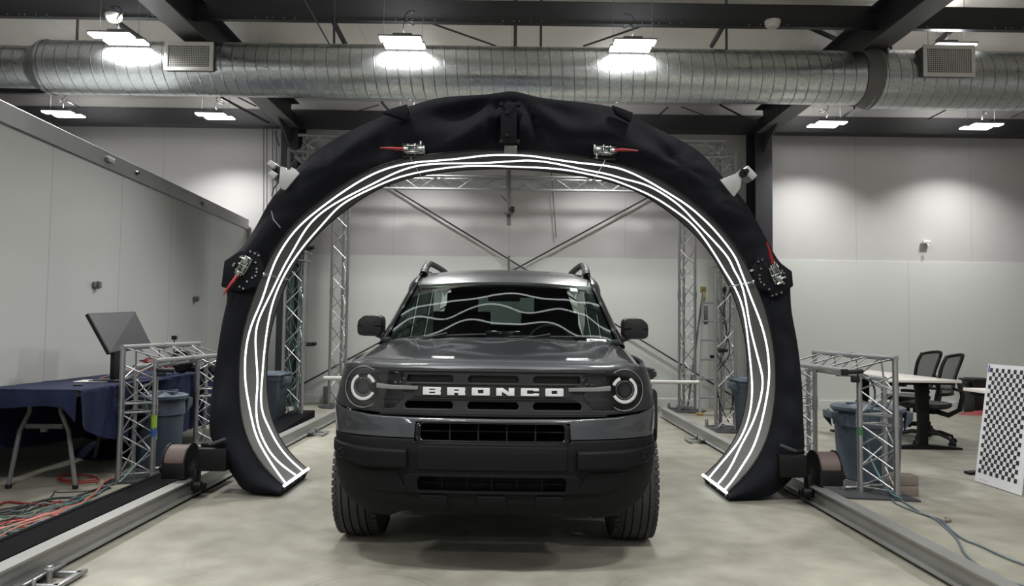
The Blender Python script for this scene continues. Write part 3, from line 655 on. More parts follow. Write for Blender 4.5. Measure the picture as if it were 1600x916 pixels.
# camera brackets on the shoulders
def cambracket(poly, campts, lab):
    y_ = RY-.10
    q = [P(*p, y_) for p in poly]
    g = G(); g.prism([(p.x, p.z) for p in q], y_, y_+.012, lambda a, b_, h: (a, h, b_)); o = g.build('camera_bracket', M['ring_grey'], arch, bevel=.003)
    g = G()
    for cpts in campts:
        c = [P(*p, y_) for p in cpts]; g.prism([(p.x, p.z) for p in c], y_+.0, y_+.12, lambda a, b_, h: (a, h, b_))
    g.build('camera_housing', M['ring_grey'], o, bevel=.006)
    return o
cb = cambracket([(438, 260), (447, 262), (449, 265), (453, 265), (455, 261), (462, 265), (468, 271), (446, 297), (441, 296), (435, 290)], [[(416, 256), (422, 249), (433, 257), (427, 264)], [(418, 271), (424, 265), (434, 272), (427, 281)]], '')
g = G(); q = P(434, 262, RY-.06); g.cyl(q, P(440, 280, RY-.06), .02, 8); g.box(P(434, 268, RY-.03), (.06, .06, .05)); g.build('camera_lens', M['black_metal'], cb)
cb = cambracket([(1125, 281), (1158, 268), (1159, 280), (1157, 293), (1148, 307), (1145, 306)], [[(1159, 267), (1169, 258), (1184, 274), (1176, 282)]], '')
g = G(); q = P(1162, 270, RY-.12); g.cyl(q, q+Vector((0, .1, 0)), .03, 12); q = P(1166, 268, RY-.12); g.cyl(q-Vector((0, .015, 0)), q+Vector((0, .05, 0)), .018, 12); g.build('camera_lens', M['black_metal'], cb)
g = G(); g.tube([P(436, 284, 5.2), P(427, 295, 5.2), P(425, 306, 5.22)], .006, 6); g.tube([P(424, 330, 5.12), P(427, 343, 5.1), P(438, 356, 5.1)], .005, 6); g.build('camera_cable', M['steel_mid'], arch)
# drive units at the feet
def drive(s):
    x0 = -2.09 if s < 0 else 2.04; y0 = 5.18
    o = s
    dv = None
    g = G(); g.box((x0+o*-.02, y0+.12, .27), (.20, .42, .16)); g.box((x0+o*.02, y0+.12, .365), (.14, .3, .03)); dv = g.build('drive_unit', M['black_metal'], arch, bevel=.012)
    g = G(); g.box((x0-o*.01, y0+.06, .385), (.09, .12, .012)); g.build('drive_label', M['steel_mid'], dv, bevel=.003)
    cx = x0+o*.225
    g = G(); g.lathe([(0, -.07), (.115, -.07), (.115, .07), (0, .07)], axis='X', c=(cx, y0-.02, .25), n=40); g.build('cable_reel', mat('brown reel drum', (74, 60, 58), .6), dv)
    for d in (-.075, .075):
        g = G(); g.lathe([(.0, -.005), (.125, -.005), (.125, .005), (0, .005)], axis='X', c=(cx+d, y0-.02, .25), n=40); g.build('reel_flange', M['black_metal'], dv)
    g = G(); g.box((cx, y0-.06, .20), (.165, .17, .11)); g.box((x0+o*.1, y0-.05, .13), (.04, .08, .16)); g.box((x0+o*.06, y0-.07, .08), (.07, .05, .05)); g.cyl((x0+o*.03, y0-.12, .1), (x0+o*.09, y0-.12, .1), .03, 12); g.cyl((x0+o*.32, y0-.04, .2), (x0+o*.36, y0-.04, .2), .03, 12)
    g.build('guide_wheel_block', M['black_metal'], dv, bevel=.008)
    g = G(); g.box((x0-o*.06, y0-.10, .40), (.12, .03, .02), M=Matrix.Rotation(o*.35, 3, 'Y')); g.build('handle_strap', M['steel_dark'], dv, bevel=.006)
drive(-1); drive(1)

# ------------------------------------------------------------------ trusses
def tri_truss(g, a, b, offs, r=.018, pitch=.25, rd=.007, plates=True):
    """a,b axis ends; offs three offset vectors of the chords"""
    a = Vector(a); b = Vector(b); L = (b-a).length; n = max(2, int(round(L/pitch)))
    ch = [(a+Vector(o), b+Vector(o)) for o in offs]; m = len(ch)
    for p, q in ch: g.cyl(p, q, r, 10)
    for i in range(m):
        p0, p1 = ch[i]; q0, q1 = ch[(i+1) % m]
        for k in range(n):
            A = p0.lerp(p1, k/n) if k % 2 == 0 else q0.lerp(q1, k/n)
            B = q0.lerp(q1, (k+1)/n) if k % 2 == 0 else p0.lerp(p1, (k+1)/n)
            g.cyl(A, B, rd, 6, cap=False)
        for t in (0.012, .988): g.cyl(p0.lerp(p1, t), q0.lerp(q1, t), rd, 6)
    return g
# big box frame behind the arch
fr = thing('truss_rig', 'tall aluminium lattice truss frame standing behind the arch', 'truss frame', (0, 10, 0))
s_ = .12
VO = [(-s_, -.07, 0), (s_, -.07, 0), (0, .14, 0)]
zt = 3.42
posts = [(-2.56, 10.9), (2.70, 10.9), (-2.62, 8.85), (2.66, 8.85)]
for x, y in posts:
    g = G(); tri_truss(g, (x, y, .02), (x, y, zt), VO, .02, .24); 
    for zz in (1.75,): 
        for o in VO: g.cyl((x+o[0], y+o[1], zz-.05), (x+o[0], y+o[1], zz+.05), .027, 10)
    if y < 9:
        for z2 in (2.02, 2.12): g.box((x, y, z2), (.3, .24, .012))
    g.build('post', M['alu'], fr)
    g = G(); g.lathe([(0, 0), (.3, 0), (.3, .015), (0, .02)], c=(x, y, 0), n=8); g.build('base_plate', M['steel_dark'], fr)
HO = [(0, -s_, -.07), (0, s_, -.07), (0, 0, .14)]
VH = [(0, -.07, -s_), (0, -.07, s_), (0, .14, 0)]
g = G(); tri_truss(g, (-2.56, 10.9, zt), (2.7, 10.9, zt), [(0, -.1, -.1), (0, -.1, .1), (0, .1, .1)], .02, .30); g.build('back_beam', M['alu'], fr)
g = G(); tri_truss(g, (-2.62, 8.85, zt+.05), (2.66, 8.85, zt+.05), [(0, -.1, -.1), (0, -.1, .1), (0, .1, .1)], .02, .30); g.build('front_beam', M['alu'], fr)
for x in (-2.58, 2.68):
    g = G(); tri_truss(g, (x, 8.85, zt), (x, 10.9, zt), [(-.1, 0, -.1), (.1, 0, -.1), (0, 0, .1)], .02, .3); g.build('side_beam', M['alu'], fr)
g = G(); g.cyl((-2.75, 10.8, .44), (2.9, 10.8, .44), .03, 10); g.build('cross_pipe', M['white'], fr)
g = G()
for px, w_ in ((795, .03),): p = P(795, 266, 10.75); q = P(795, 352, 10.75); g.cyl(p, q, .035, 10)
g.box(P(795, 333, 10.72), (.14, .06, .03)); g.cyl(P(783, 305, 10.8), P(794, 318, 10.8), .012, 6)
g.build('drop_pipe', M['steel_mid'], fr)
g = G(); g.cyl(P(801, 332, 10.7), P(801, 323, 10.7), .028, 10); g.build('overhead_camera', M['black_plastic'], fr)
for x, y, sx in ((-2.62, 8.85, 1), (2.66, 8.85, -1)):
    g = G(); rnd = random.Random(int(x*10))
    for k in range(7 if sx > 0 else 3):
        z = .1; pts_ = []
        while z < (2.4 if sx > 0 else 2.0): pts_.append((x+rnd.uniform(-.1, .1), y+rnd.uniform(-.06, .1), z)); z += .28
        g.tube(spline(pts_, 4), .006, 5)
    g.build('cable_bundle', M['black_plastic'] if sx < 0 else mat('teal grey cable', (60, 92, 92), .5), fr)
for px, py, y in ((484, 596, 8.8), (481, 388, 8.8), (484, 538, 8.8), (1126, 548, 8.8)):
    if py == 596: continue
    c = P(px, py, y); g = G(); g.box(c, (.07, .09, .05)); g.cyl(c+Vector((.03, 0, 0)), c+Vector((.08, -.02, .01)), .025, 10); g.build('truss_camera', M['black_plastic'], fr, bevel=.006)

# small portals beside the rails
def portal(nodes, yb, lab, grp=None):
    """nodes: A outer, B inner, C back legs of the near post as (x,y,ztop)"""
    r = thing('truss_portal', lab, 'truss stand', (nodes[0][0], nodes[0][1], 0), grp)
    dy = yb
    def legs(off, name, low):
        g = G(); L = [(Vector((x, y+off, low)), Vector((x, y+off, z))) for x, y, z in nodes]
        for p, q in L: g.cyl(p, q, .021, 12)
        zs = [.05, .30, .52, .59, .80, .92]
        for i in range(3):
            p0, p1 = L[i]; q0, q1 = L[(i+1) % 3]
            def at(a, b_, z): t = (z-low)/(b_.z-low); return a.lerp(b_, min(t, 1))
            for k, (za, zb) in enumerate(((.05, .20), (.20, .36), (.36, .52), (.60, .78), (.78, .90))):
                k = k % 2
                if i == 0 or k: g.cyl(at(p0, p1, za), at(q0, q1, zb), .0062, 6)
                if i == 0 or not k: g.cyl(at(q0, q1, za), at(p0, p1, zb), .0062, 6)
            for z in (.05, .525, .595): g.cyl(at(p0, p1, z), at(q0, q1, z), .0085, 6)
        for p, q in L:
            for z in (.535, .585): g.cyl((p.x, p.y, z-.006), (p.x, p.y, z+.006), .028, 12)
            g.cyl((p.x, p.y, .5), (p.x, p.y, .62), .024, 12)
            g.cyl((p.x, p.y, low-.0), (p.x, p.y, low+.03), .027, 12)
        g.build(name, M['alu'], r)
    legs(0, 'post', .015); legs(dy, 'post', .015)
    g = G()
    Ls = [(Vector(n), Vector((n[0], n[1]+dy, n[2]))) for n in nodes]
    for p, q in Ls: g.cyl(p-Vector((0, .02, 0)), q+Vector((0, .02, 0)), .021, 12)
    n = 7
    for i in range(3):
        p0, p1 = Ls[i]; q0, q1 = Ls[(i+1) % 3]
        for k in range(n):
            A, B = (p0.lerp(p1, k/n), q0.lerp(q1, (k+1)/n)) if k % 2 == 0 else (q0.lerp(q1, k/n), p0.lerp(p1, (k+1)/n))
            g.cyl(A, B, .0065, 6)
    for p, q in Ls: m = p.lerp(q, .5); g.cyl(m-Vector((0, .04, 0)), m+Vector((0, .04, 0)), .026, 12)
    g.build('top_beam', M['alu'], r)
    return r
def nd(px, py, Y):   # node top
    p = P(px, py, Y); return (p.x, p.y, p.z)
A = (-2.99, 5.60, 1.035); B_ = (-2.80, 5.74, .925); C_ = (-3.02, 5.86, .87)
pl = portal([A, B_, C_], 1.35, 'aluminium truss portal stand by the blue tablecloth on the left')
g = G(); g.prism([(A[0]-.06, 5.5), (B_[0]+.04, 5.55), (B_[0]+.04, 6.0), (A[0]-.06, 6.0)], 0, .015, lambda x, y, z: (x, y, z)); g.build('base_plate', M['steel_dark'], pl)
g = G(); g.cyl((B_[0], B_[1], .40), (B_[0], B_[1], .52), .0225, 12); g.build('green_tape', mat('green tape', (120, 150, 40), .6), pl)
g = G(); g.cyl((B_[0], B_[1], .33), (B_[0], B_[1], .39), .0225, 12); g.build('blue_tape', mat('blue tape', (40, 70, 130), .6), pl)
g = G(); c = Vector((B_[0]+.02, B_[1]-.03, B_[2]-.07)); g.cyl(c, c+Vector((.14, 0, 0)), .018, 12); g.box(c+Vector((.04, 0, -.035)), (.06, .04, .03)); g.build('clamp_camera', M['black_plastic'], pl, bevel=.004)
g = G(); g.tube(spline([(B_[0]-.05, 5.8, .75), (B_[0]-.12, 5.82, .6), (A[0]+.16, 5.85, .3), (A[0]+.1, 5.6, .1), (A[0]+.06, 5.5, .02)], 6), .006, 6); g.build('cable', mat('grey green cable', (90, 120, 112), .5), pl)
A = (2.87, 5.32, 1.03); B_ = (2.69, 5.50, .915); C_ = (2.91, 5.56, .86)
pr = portal([A, B_, C_], 1.4, 'aluminium truss portal stand beside the lidded bin on the right')
g = G(); g.prism([(A[0]+.12, 5.22), (B_[0]-.2, 5.3), (B_[0]-.25, 5.6), (B_[0], 5.95), (A[0]+.1, 5.8)], 0, .015, lambda x, y, z: (x, y, z)); g.build('base_plate', M['steel_dark'], pr)
g = G(); c = Vector((B_[0]-.15, B_[1]-.04, B_[2]+.0)); g.cyl(c, c+Vector((.16, 0, .01)), .017, 12); g.box(c+Vector((.10, 0, -.05)), (.055, .04, .05)); g.box(c+Vector((.02, 0, 0)), (.04, .05, .05)); g.build('clamp_camera', M['black_plastic'], pr, bevel=.004)
g = G(); g.cyl((B_[0], B_[1], .44), (B_[0], B_[1], .50), .0225, 12); g.build('green_tape', mat('dark green tape', (50, 96, 60), .6), pr)
g = G(); g.tube(spline([(B_[0]+.04, 5.42, .88), (B_[0]+.12, 5.5, .75), (B_[0]+.12, 5.6, .5), (B_[0]+.14, 5.62, .25), (A[0]-.04, 5.35, .05), (A[0], 5.25, .02)], 6), .008, 6); g.build('cable', mat('teal cable', (70, 100, 106), .5), pr)
# ------------------------------------------------------------------ car (local frame: x right, y back from nose, z up)
CAR_O = Vector((-.071, 3.44, 0)); CAR_RZ = -.018
car = thing('suv_car', 'dark grey compact sport utility car parked nose-on under the arch', 'car', CAR_O)
car.rotation_euler = (0, 0, CAR_RZ)
CM = Matrix.Translation(CAR_O) @ Matrix.Rotation(CAR_RZ, 4, 'Z')
def cb_(g, name, m, parent=None, **k):
    """build a mesh given in car coordinates, place it in the world and parent it"""
    g.v = [tuple(CM @ Vector(v)) for v in g.v]
    return g.build(name, M[m] if isinstance(m, str) else m, parent if parent is not None else car, **k)
def itp(tab, z):
    if z <= tab[0][0]: return tab[0][1]
    for (a, va), (b_, vb) in zip(tab, tab[1:]):
        if z <= b_: t = (z-a)/(b_-a); t = t*t*(3-2*t) if 0 else t; return va+(vb-va)*t
    return tab[-1][1]
def Wf(z): return itp([(.25, .80), (.40, .825), (.55, .838), (.72, .838), (.82, .825), (.95, .797), (1.05, .775), (1.2, .75)], z)
def Y0(z): return itp([(.25, .10), (.38, .035), (.5, .01), (.62, .0), (.68, .01), (.74, .022), (.79, .038), (.86, .048), (.95, .052), (1.02, .058), (1.1, .09)], z)
def _sm(a, b, x):
    t = min(max((x-a)/(b-a), 0), 1); return t*t*(3-2*t)
def Yf(x, z):
    t = min(abs(x)/Wf(z), 1.0)
    k = _sm(.70, .86, z); n = lerp(3.8, 6.2, k); return Y0(z) + .05*t*t + lerp(.48, .40, k)*(1-(1-t**n)**(1/n))
def warp(g, off=0.0, scale=1.0):
    g.xf(lambda x, y, z: (x, Yf(x, z)+y-off, z)); return g
def patch(outer, holes=(), depth=.02, bevel=.004, off=0.0, step=.035): return warp(shape2d(outer, holes, depth, bevel, step), off)
def mirror(poly): return [(-x, z) for x, z in poly][::-1]
def sym(half): return half + [(-x, z) for x, z in half[::-1]]   # half goes centre->out->centre on +x side, bottom first

# side surface
def Xs(y, z):
    w = itp([(.25, .86), (.35, .90), (.50, .925), (.62, .92), (.75, .915), (.85, .915), (.95, .89), (1.03, .855), (1.08, .838), (1.15, .80)], z)
    # plan taper at nose and tail
    f = Wf(z)/w; t = min(max((y-.35)/.5, 0), 1); t = t*t*(3-2*t)
    tail = min(max((y-3.9)/.5, 0), 1)
    return w*(f+(1-f)*t)*(1-.06*tail*tail)
def side_patch(outer, s, depth=.02, bevel=.003, off=0.0, step=.09, holes=()):
    g = shape2d(outer, holes, depth, bevel, step)      # x->y(car), z->z
    return g.xf(lambda a, d, z: (s*(Xs(a, z)-d+off), a, z))
AX1, AX2, WR, TR_ = .87, 3.54, .362, .41
def arch_pts(cy, r, z0, a0=None):
    """semi circle opening from front to back, squared off a little"""
    out = []
    for i in range(0, 17):
        a = PI - PI*i/16
        out.append((cy+r*math.cos(a), .36+r*math.sin(a)*1.0))
    out[0] = (cy-r, z0); out[-1] = (cy+r, z0); return out

# -- dark inner body (closes the views through slots and wheel wells)
g = G(); g.bb((-.60, .2, .36), (.60, .42, .98)); g.bb((-.60, .40, .30), (.60, 4.2, .62)); g.bb((-.80, 1.32, .45), (.80, 3.1, .70)); g.bb((-.70, 3.95, .40), (.70, 4.25, .95)); g.bb((-.66, .3, .5), (.66, 1.3, .96))
cb_(g, 'underbody', 'dark_void', smooth=False)

# -- lower cladding of the front bumper
lo = [(0, .325), (.44, .325), (.50, .295), (.60, .30), (.70, .345), (.75, .385), (.795, .45), (.832, .56), (.838, .686), (.375, .686), (.375, .672), (0, .672)]
cb_(patch(sym(lo), [rrect(-.36, .438, .36, .505, .02)], .03, .006, 0, .035), 'bumper_cladding', 'bumper', sharp=40)
cb_(patch(rrect(-.42, .425, .42, .522, .02), [rrect(-.355, .436, .355, .508, .02)], .02, .004, .010), 'lower_intake_surround', 'bumper', sharp=40)
g = G(); 
for x in (-.24, -.12, 0, .12, .24): g.bb((x-.004, .02, .43), (x+.004, .05, .51))
g.bb((-.36, .03, .468), (.36, .05, .474)); warp(g); cb_(g, 'lower_intake_bars', 'bumper', smooth=False)
for a, b_ in ((-.345, -.21), (-.07, .07), (.21, .345)): cb_(patch(rrect(a, .345, b_, .418, .012), (), .02, .006, .012), 'skid_pad', 'bumper')
cb_(patch(rrect(-.36, .540, .36, .655, .01), (), .016, .005, .006), 'number_plate_panel', 'bumper')
for s in (1, -1):
    q = [(.405, .548), (.62, .545), (.78, .575), (.825, .60), (.825, .648), (.66, .641), (.405, .638)]
    if s < 0: q = mirror(q)
    h = cb_(patch(q, (), .04, .012, .032, .03), 'bumper_horn', 'bumper')
    z_, x_ = .597, .742*s; y_ = Yf(x_, z_)-.035
    g = G(); g.lathe([(.0, -.004), (.018, -.004), (.022, -.008), (.026, .0), (.026, .02)], axis='Y', c=(x_, y_, z_), n=24); f_ = cb_(g, 'fog_lamp', 'bumper', h)
    g = G(); g.lathe([(0, -.008), (.014, -.007), (.016, -.004)], axis='Y', c=(x_, y_, z_), n=16); cb_(g, 'fog_lens', 'bumper', f_)
    q = [(.40, .425), (.52, .42), (.60, .44), (.66, .49), (.675, .53), (.46, .53)]
    if s < 0: q = mirror(q)
    cb_(patch(q, (), .012, .005, .006, .03), 'bumper_flap', 'bumper')
    # marker reflector on the wheel arch corner
    g = G(); zz = .60; g.add([(s*(Wf(zz)+.004), .50, .61), (s*(Wf(zz)+.006), .56, .61), (s*(Wf(zz)+.006), .56, .65), (s*(Wf(zz)+.004), .50, .65)], [(0, 1, 2, 3)])
    cb_(g, 'side_reflector', mat('amber reflector', (170, 110, 70), .3))

# -- body colour bumper band with upper intake cut
up = [(0, .768), (.0, .790)]
band = sym([(0, .764), (.366, .764), (.372, .758), (.375, .69), (.380, .688), (.838, .690), (.826, .80), (.818, .856), (.795, .832), (.72, .808), (.60, .792), (.40, .785), (0, .782)])
cb_(patch(band, (), .03, .006, .006, .03), 'front_bumper', 'paint', sharp=50)
cb_(patch(rrect(-.373, .672, .373, .766, .022), [rrect(-.345, .680, .345, .757, .014)], .03, .004, -.006), 'upper_intake_surround', 'gloss_black')
g = G()
for x in (-.207, -.069, .069, .207): g.bb((x-.0035, .03, .675), (x+.0035, .05, .765))
g.bb((-.36, .028, .716), (.36, .05, .721)); g.bb((-.37, -.004, .668), (.37, .03, .674)); warp(g); cb_(g, 'upper_intake_bars', 'bumper', smooth=False)

# -- grille: one panel across the nose with slots
gt = lambda x: 1.018+.028*(abs(x)/.8)**2
gb = lambda x: .790+.040*(abs(x)/.8)**3
xs_ = [i/12*.772 for i in range(13)]
out = [(x, gb(x)) for x in xs_]+[(.815, .85), (.796, .95), (.776, 1.03)]+[(x, gt(x)) for x in xs_[::-1][1:]]
outl = out + [(-x, z) for x, z in out[::-1]][1:-1]
def slot(x0, x1, z0, z1, c=.016): zc = (z0+z1)/2; return [(x0+c*.4, z0), (x1-c*.4, z0), (x1+c*.0, zc), (x1-c*.8, z1), (x0+c*.8, z1), (x0-c*.0, zc)]
slots = []
for x0, x1 in ((-.43, -.192), (-.125, .125), (.192, .43)):
    slots += [slot(x0, x1, .953, .988), slot(x0, x1, .826, .862)]
def lens_outline(s):
    p = [(-.095, .02), (-.088, .055), (-.06, .085), (-.02, .098), (.03, .098), (.09, .088), (.17, .080), (.205, .068), (.215, .03), (.18, .0), (.205, -.02), (.20, -.055), (.165, -.095), (.12, -.102), (.03, -.100), (-.03, -.092), (-.07, -.07), (-.09, -.035)]
    q = [(-.643+a, .924+b_) for a, b_ in p]
    return q if s < 0 else [(-a, b_) for a, b_ in q]
gr = cb_(patch(outl, slots+[lens_outline(-1), lens_outline(1)], .02, .003, .0, .03), 'grille', 'grille', sharp=45)
# inner slot backing: dark lower, satin upper
cb_(patch(rrect(-.45, .94, .45, 1.0, .01), (), .01, 0, -.032, .06), 'grille_backing', 'grille', gr)
cb_(patch(rrect(-.46, .815, .46, .875, .01), (), .01, 0, -.05, .06), 'grille_backing', 'dark_void', gr)
for z, h, o in ((.9465, .006, .012), (.876, .004, .006), (1.010, .006, .008), (.800, .008, .010), (.806, .003, .014)):
    cb_(patch(rrect(-.40 if z < .99 and z > .87 else -.55, z-h/2, .40 if z < .99 and z > .87 else .55, z+h/2, .001, 1), (), .014, .001, o, .06), 'grille_trim', 'grille', gr)
cb_(patch(rrect(-.385, .882, .385, .942, .006), (), .012, .003, .007, .05), 'name_bar', 'grille', gr)
# BRONCO lettering
def letter(ch):
    W_, H_ = .088, .037
    n = []
    def q(*a): return [(x*W_, z*H_) for x, z in a]
    if ch == 'B': return [q((0, 0), (.97, 0), (1, .08), (1, .40), (.95, .5), (1, .60), (1, .92), (.97, 1), (.0, 1), (0, .8), (.0, .2))], [q((.36, .22), (.68, .22), (.68, .38), (.36, .38)), q((.36, .62), (.68, .62), (.68, .78), (.36, .78))]
    if ch == 'R': return [q((0, 0), (.40, 0), (.40, .30), (.60, .30), (.62, 0), (1, 0), (1, .30), (.96, .42), (1, .55), (1, .92), (.96, 1), (0, 1))], [q((.38, .56), (.64, .56), (.64, .74), (.38, .74))]
    if ch == 'O': return [q((.04, 0), (.96, 0), (1, .08), (1, .92), (.96, 1), (.04, 1), (0, .92), (0, .08))], [q((.35, .28), (.65, .28), (.65, .72), (.35, .72))]
    if ch == 'N': return [q((0, 0), (.32, 0), (.32, .52), (.66, 0), (1, 0), (1, 1), (.68, 1), (.68, .50), (.36, 1), (0, 1))], []
    if ch == 'C': return [q((.04, 0), (.96, 0), (1, .08), (1, .36), (.68, .36), (.68, .26), (.35, .26), (.35, .74), (.68, .74), (.68, .64), (1, .64), (1, .92), (.96, 1), (.04, 1), (0, .92), (0, .08))], []
g = G()
for i, ch in enumerate('BRONCO'):
    o, h = letter(ch); x0 = -.3405+i*.1186; z0 = .8935
    mv = lambda pl: [(x+x0, z+z0) for x, z in pl]
    L_ = shape2d(mv(o[0]), [mv(k_) for k_ in h], .012, .0015, None); g.add(L_.v, L_.f)
warp(g, .014); cb_(g, 'name_lettering', 'letter', gr, sharp=30)

# -- headlights
for s in (-1, 1):
    cx, cz = s*.643, .924
    hl = cb_(patch(lens_outline(s), (), .008, 0, -.060, .03), 'headlight', 'gloss_black', sharp=60)
    def lw(g_, o=0): return warp(g_, o)
    # bezel line around the round lamp
    g = G(); pts_ = [(cx+s*.096*math.cos(a), 0, cz+.100*math.sin(a)) for a in [math.radians(-125+250*k/40) for k in range(41)]]
    g.tube(pts_, .0022, 6); lw(g, .004); cb_(g, 'bezel_line', 'steel_mid', hl)
    # ring: open towards the centre of the car
    def ring(a0, a1, r0, r1, y0, y1, n=40):
        g_ = G(); poly = []
        A = [math.radians(a0+(a1-a0)*k/n) for k in range(n+1)]
        poly = [(r1*math.cos(a), r1*math.sin(a)) for a in A]+[(r0*math.cos(a), r0*math.sin(a)) for a in A[::-1]]
        poly = [(cx+s*px, cz+pz) for px, pz in poly]
        h_ = shape2d(poly, (), y1-y0, .002, .03); h_.xf(lambda x, y, z: (x, y+y0, z)); return h_
    dr = cb_(lw(ring(-152, 62, .051, .066, -.005, .02)), 'light_guide_ring', 'ring_grey', hl)
    cb_(lw(ring(112, 158, .051, .066, -.004, .02, 12)), 'light_guide_arc', 'ring_grey', hl)
    g = G(); g.lathe([(.0, .0), (.03, .004), (.036, .012), (.040, .012), (.043, .004), (.045, .015)], axis='Y', c=(cx, 0, cz), n=40); lw(g, -.004); cb_(g, 'projector_lens', mat('projector glass', (40, 43, 46), .15, coat=.5), hl)
    g = G(); g.lathe([(.0395, 0), (.0425, -.005), (.0455, 0), (.0425, .003)], axis='Y', c=(cx, 0, cz), n=40); lw(g, .002); cb_(g, 'projector_bezel', 'chrome', hl)
    # daytime light bar running to the name bar
    q = [(.365, .934), (.365, .916), (.50, .917), (.572, .921), (.572, .945), (.50, .937)]
    if s < 0: q = mirror(q)
    cb_(patch(q, (), .014, .003, .012, .03), 'light_bar', mat('dim light bar', (92, 93, 95), .4), hl)
    for (x0, x1, z0, z1, o_) in ((.46, .555, .955, .985, -.02), (.45, .56, .865, .885, -.02), (.47, .55, .84, .862, -.03)):
        x0, x1 = sorted((s*x0, s*x1)); cb_(patch(rrect(x0, z0, x1, z1, .006), (), .02, .004, o_), 'reflector_bowl', 'chrome' if 0 else 'rim', hl)
    g = G()
    for (a, b_) in ((.43, .962), (.438, .97), (.48, .948), (.455, .952)): g.lathe([(0, -.005), (.004, -.004), (.006, 0)], axis='Y', c=(s*a, 0, b_), n=10)
    lw(g, -.01); cb_(g, 'reflector_studs', 'chrome', hl)
    q = lens_outline(s); cb_(patch(q, (), .004, .001, .002, .03), 'lens_cover', 'lens', hl)

# -- hood
def hood_z(x, y):
    ax = abs(x)
    z = itp([(0, 1.022), (.012, 1.040), (.035, 1.052), (.08, 1.064), (.2, 1.075), (.5, 1.096), (.85, 1.120), (1.15, 1.140), (1.32, 1.150)], y)
    k = min(max(y/.04, 0), 1)
    z -= .018*(ax/.8)**2
    # raised centre with shoulders
    s1 = 1/(1+math.exp((ax-.36)/.018)); z += .008*s1*_sm(.5, 1.2, y)
    s2 = math.exp(-((ax-.66)/.09)**2); z += .010*s2*k
    t = min(ax/lerp(.775, .842, min(y/.9, 1)), 1); z -= .055*t**14
    return z
def hood_pt(u, v):
    x = (2*u-1); sx = abs(x)**.92*(1 if x > 0 else -1)
    yb = 1.30+.22*abs(sx)**3            # rear edge sweeps back at the sides
    vv = v**1.7
    wx = itp([(0, .773), (.3, .79), (.5, .812), (.9, .842), (1.4, .842)], vv*yb)
    X = sx*wx; yn = Yf(X*.985, 1.03)+.0; 
    y = vv*yb; Y = yn*(1-vv)+.0*vv+y
    return (X, Y if vv < 1 else y, hood_z(X, y))
g = G(); g.grid(hood_pt, 72, 44)
# turn the front and side edges down
def hood_lip(u, v):
    p = hood_pt(u, 0); return (p[0], p[1]+.012*v, p[2]-.018*v)
g.grid(hood_lip, 72, 1); g.xf(lambda x, y, z: (x, y, z))
cb_(g, 'bonnet', 'paint', sharp=60, weld=True, solid=0)
g = G(); g.grid(lambda u, v: (lambda p: (p[0]*.995, p[1]+.02, p[2]-.015-.015*v))(hood_pt(u, 0)), 72, 1); cb_(g, 'bonnet_shut_line', 'dark_void')
# cowl panel under the windscreen
g = G(); g.grid(lambda u, v: ((2*u-1)*.78, 1.26+.20*abs(2*u-1)**3+.16*v, 1.135-.02*v+.0*u-.03*abs(2*u-1)**4), 24, 3); cb_(g, 'cowl', 'black_plastic')

# -- side panels
def smooth_side(s):
    top = 1.075
    pts_ = [(.47, .69)]
    # front edge up
    fr_ = [(.44, .70), (.42, .80), (.31, .86), (.28, .95), (.28, .99), (.34, 1.005), (.60, 1.03), (1.0, 1.055), (1.40, 1.075), (1.5, 1.10), (2.5, 1.105), (3.6, 1.11), (4.25, 1.10), (4.33, 1.0), (4.36, .85), (4.34, .70)]
    rear_a = [(AX2+.47, .70)]+[(AX2+.47*math.cos(a), .40+.47*math.sin(a)) for a in [math.radians(40+100*k/10) for k in range(11)]]+[(AX2-.47, .62), (AX2-.47, .45)]
    fra = [(AX1+.47, .45), (AX1+.47, .62)]+[(AX1+.47*math.cos(a), .40+.47*math.sin(a)) for a in [math.radians(40+100*k/10) for k in range(11)]]
    poly = fr_+[p for p in rear_a if 1]+fra
    return poly
for s in (1, -1):
    cb_(side_patch(smooth_side(s), s, .025, .004), 'body_side', 'paint', sharp=45)
    # wheel arch cladding
    for ay in (AX1, AX2):
        A = [math.radians(-8+(196 if ay == AX2 else 150)*k/24) for k in range(25)]
        o_ = [(ay+.48*math.cos(a), .39+.48*math.sin(a)*1.0) for a in A]; i_ = [(ay+.40*math.cos(a), .36+.41*math.sin(a)) for a in A[::-1]]
        if ay == AX1: o_ = [(max(p[0], .47), p[1]) for p in o_]; 
        cb_(side_patch(o_+i_, s, .05, .008, .02, .08), 'wheel_arch_cladding', 'bumper', sharp=45)
        g = G(); A = [math.radians(5+170*k/16) for k in range(17)]
        g.grid(lambda u, v: (s*(.62+(.17 if ay == AX1 and u > .75 else .28)*v), ay+.41*math.cos(math.radians((175 if ay == AX2 else 118)*u+2)), .36+.41*math.sin(math.radians((175 if ay == AX2 else 118)*u+2))), 16, 2); cb_(g, 'wheel_well_liner', 'dark_void')
    cb_(side_patch([(AX1+.42, .34), (AX2-.42, .34), (AX2-.42, .50), (AX1+.42, .50)], s, .04, .008, .012, .1), 'sill_cladding', 'bumper')
    for y_ in (1.62, 2.62):
        cb_(side_patch(rrect(y_, .50, y_+.006, 1.09, .001, 1), s, .006, .0, .002, .09), 'door_gap', 'dark_void')
    for y_ in (2.42, 3.36):
        cb_(side_patch(rrect(y_, .93, y_+.18, .96, .012), s, .02, .006, .035, .3), 'door_handle', 'paint')

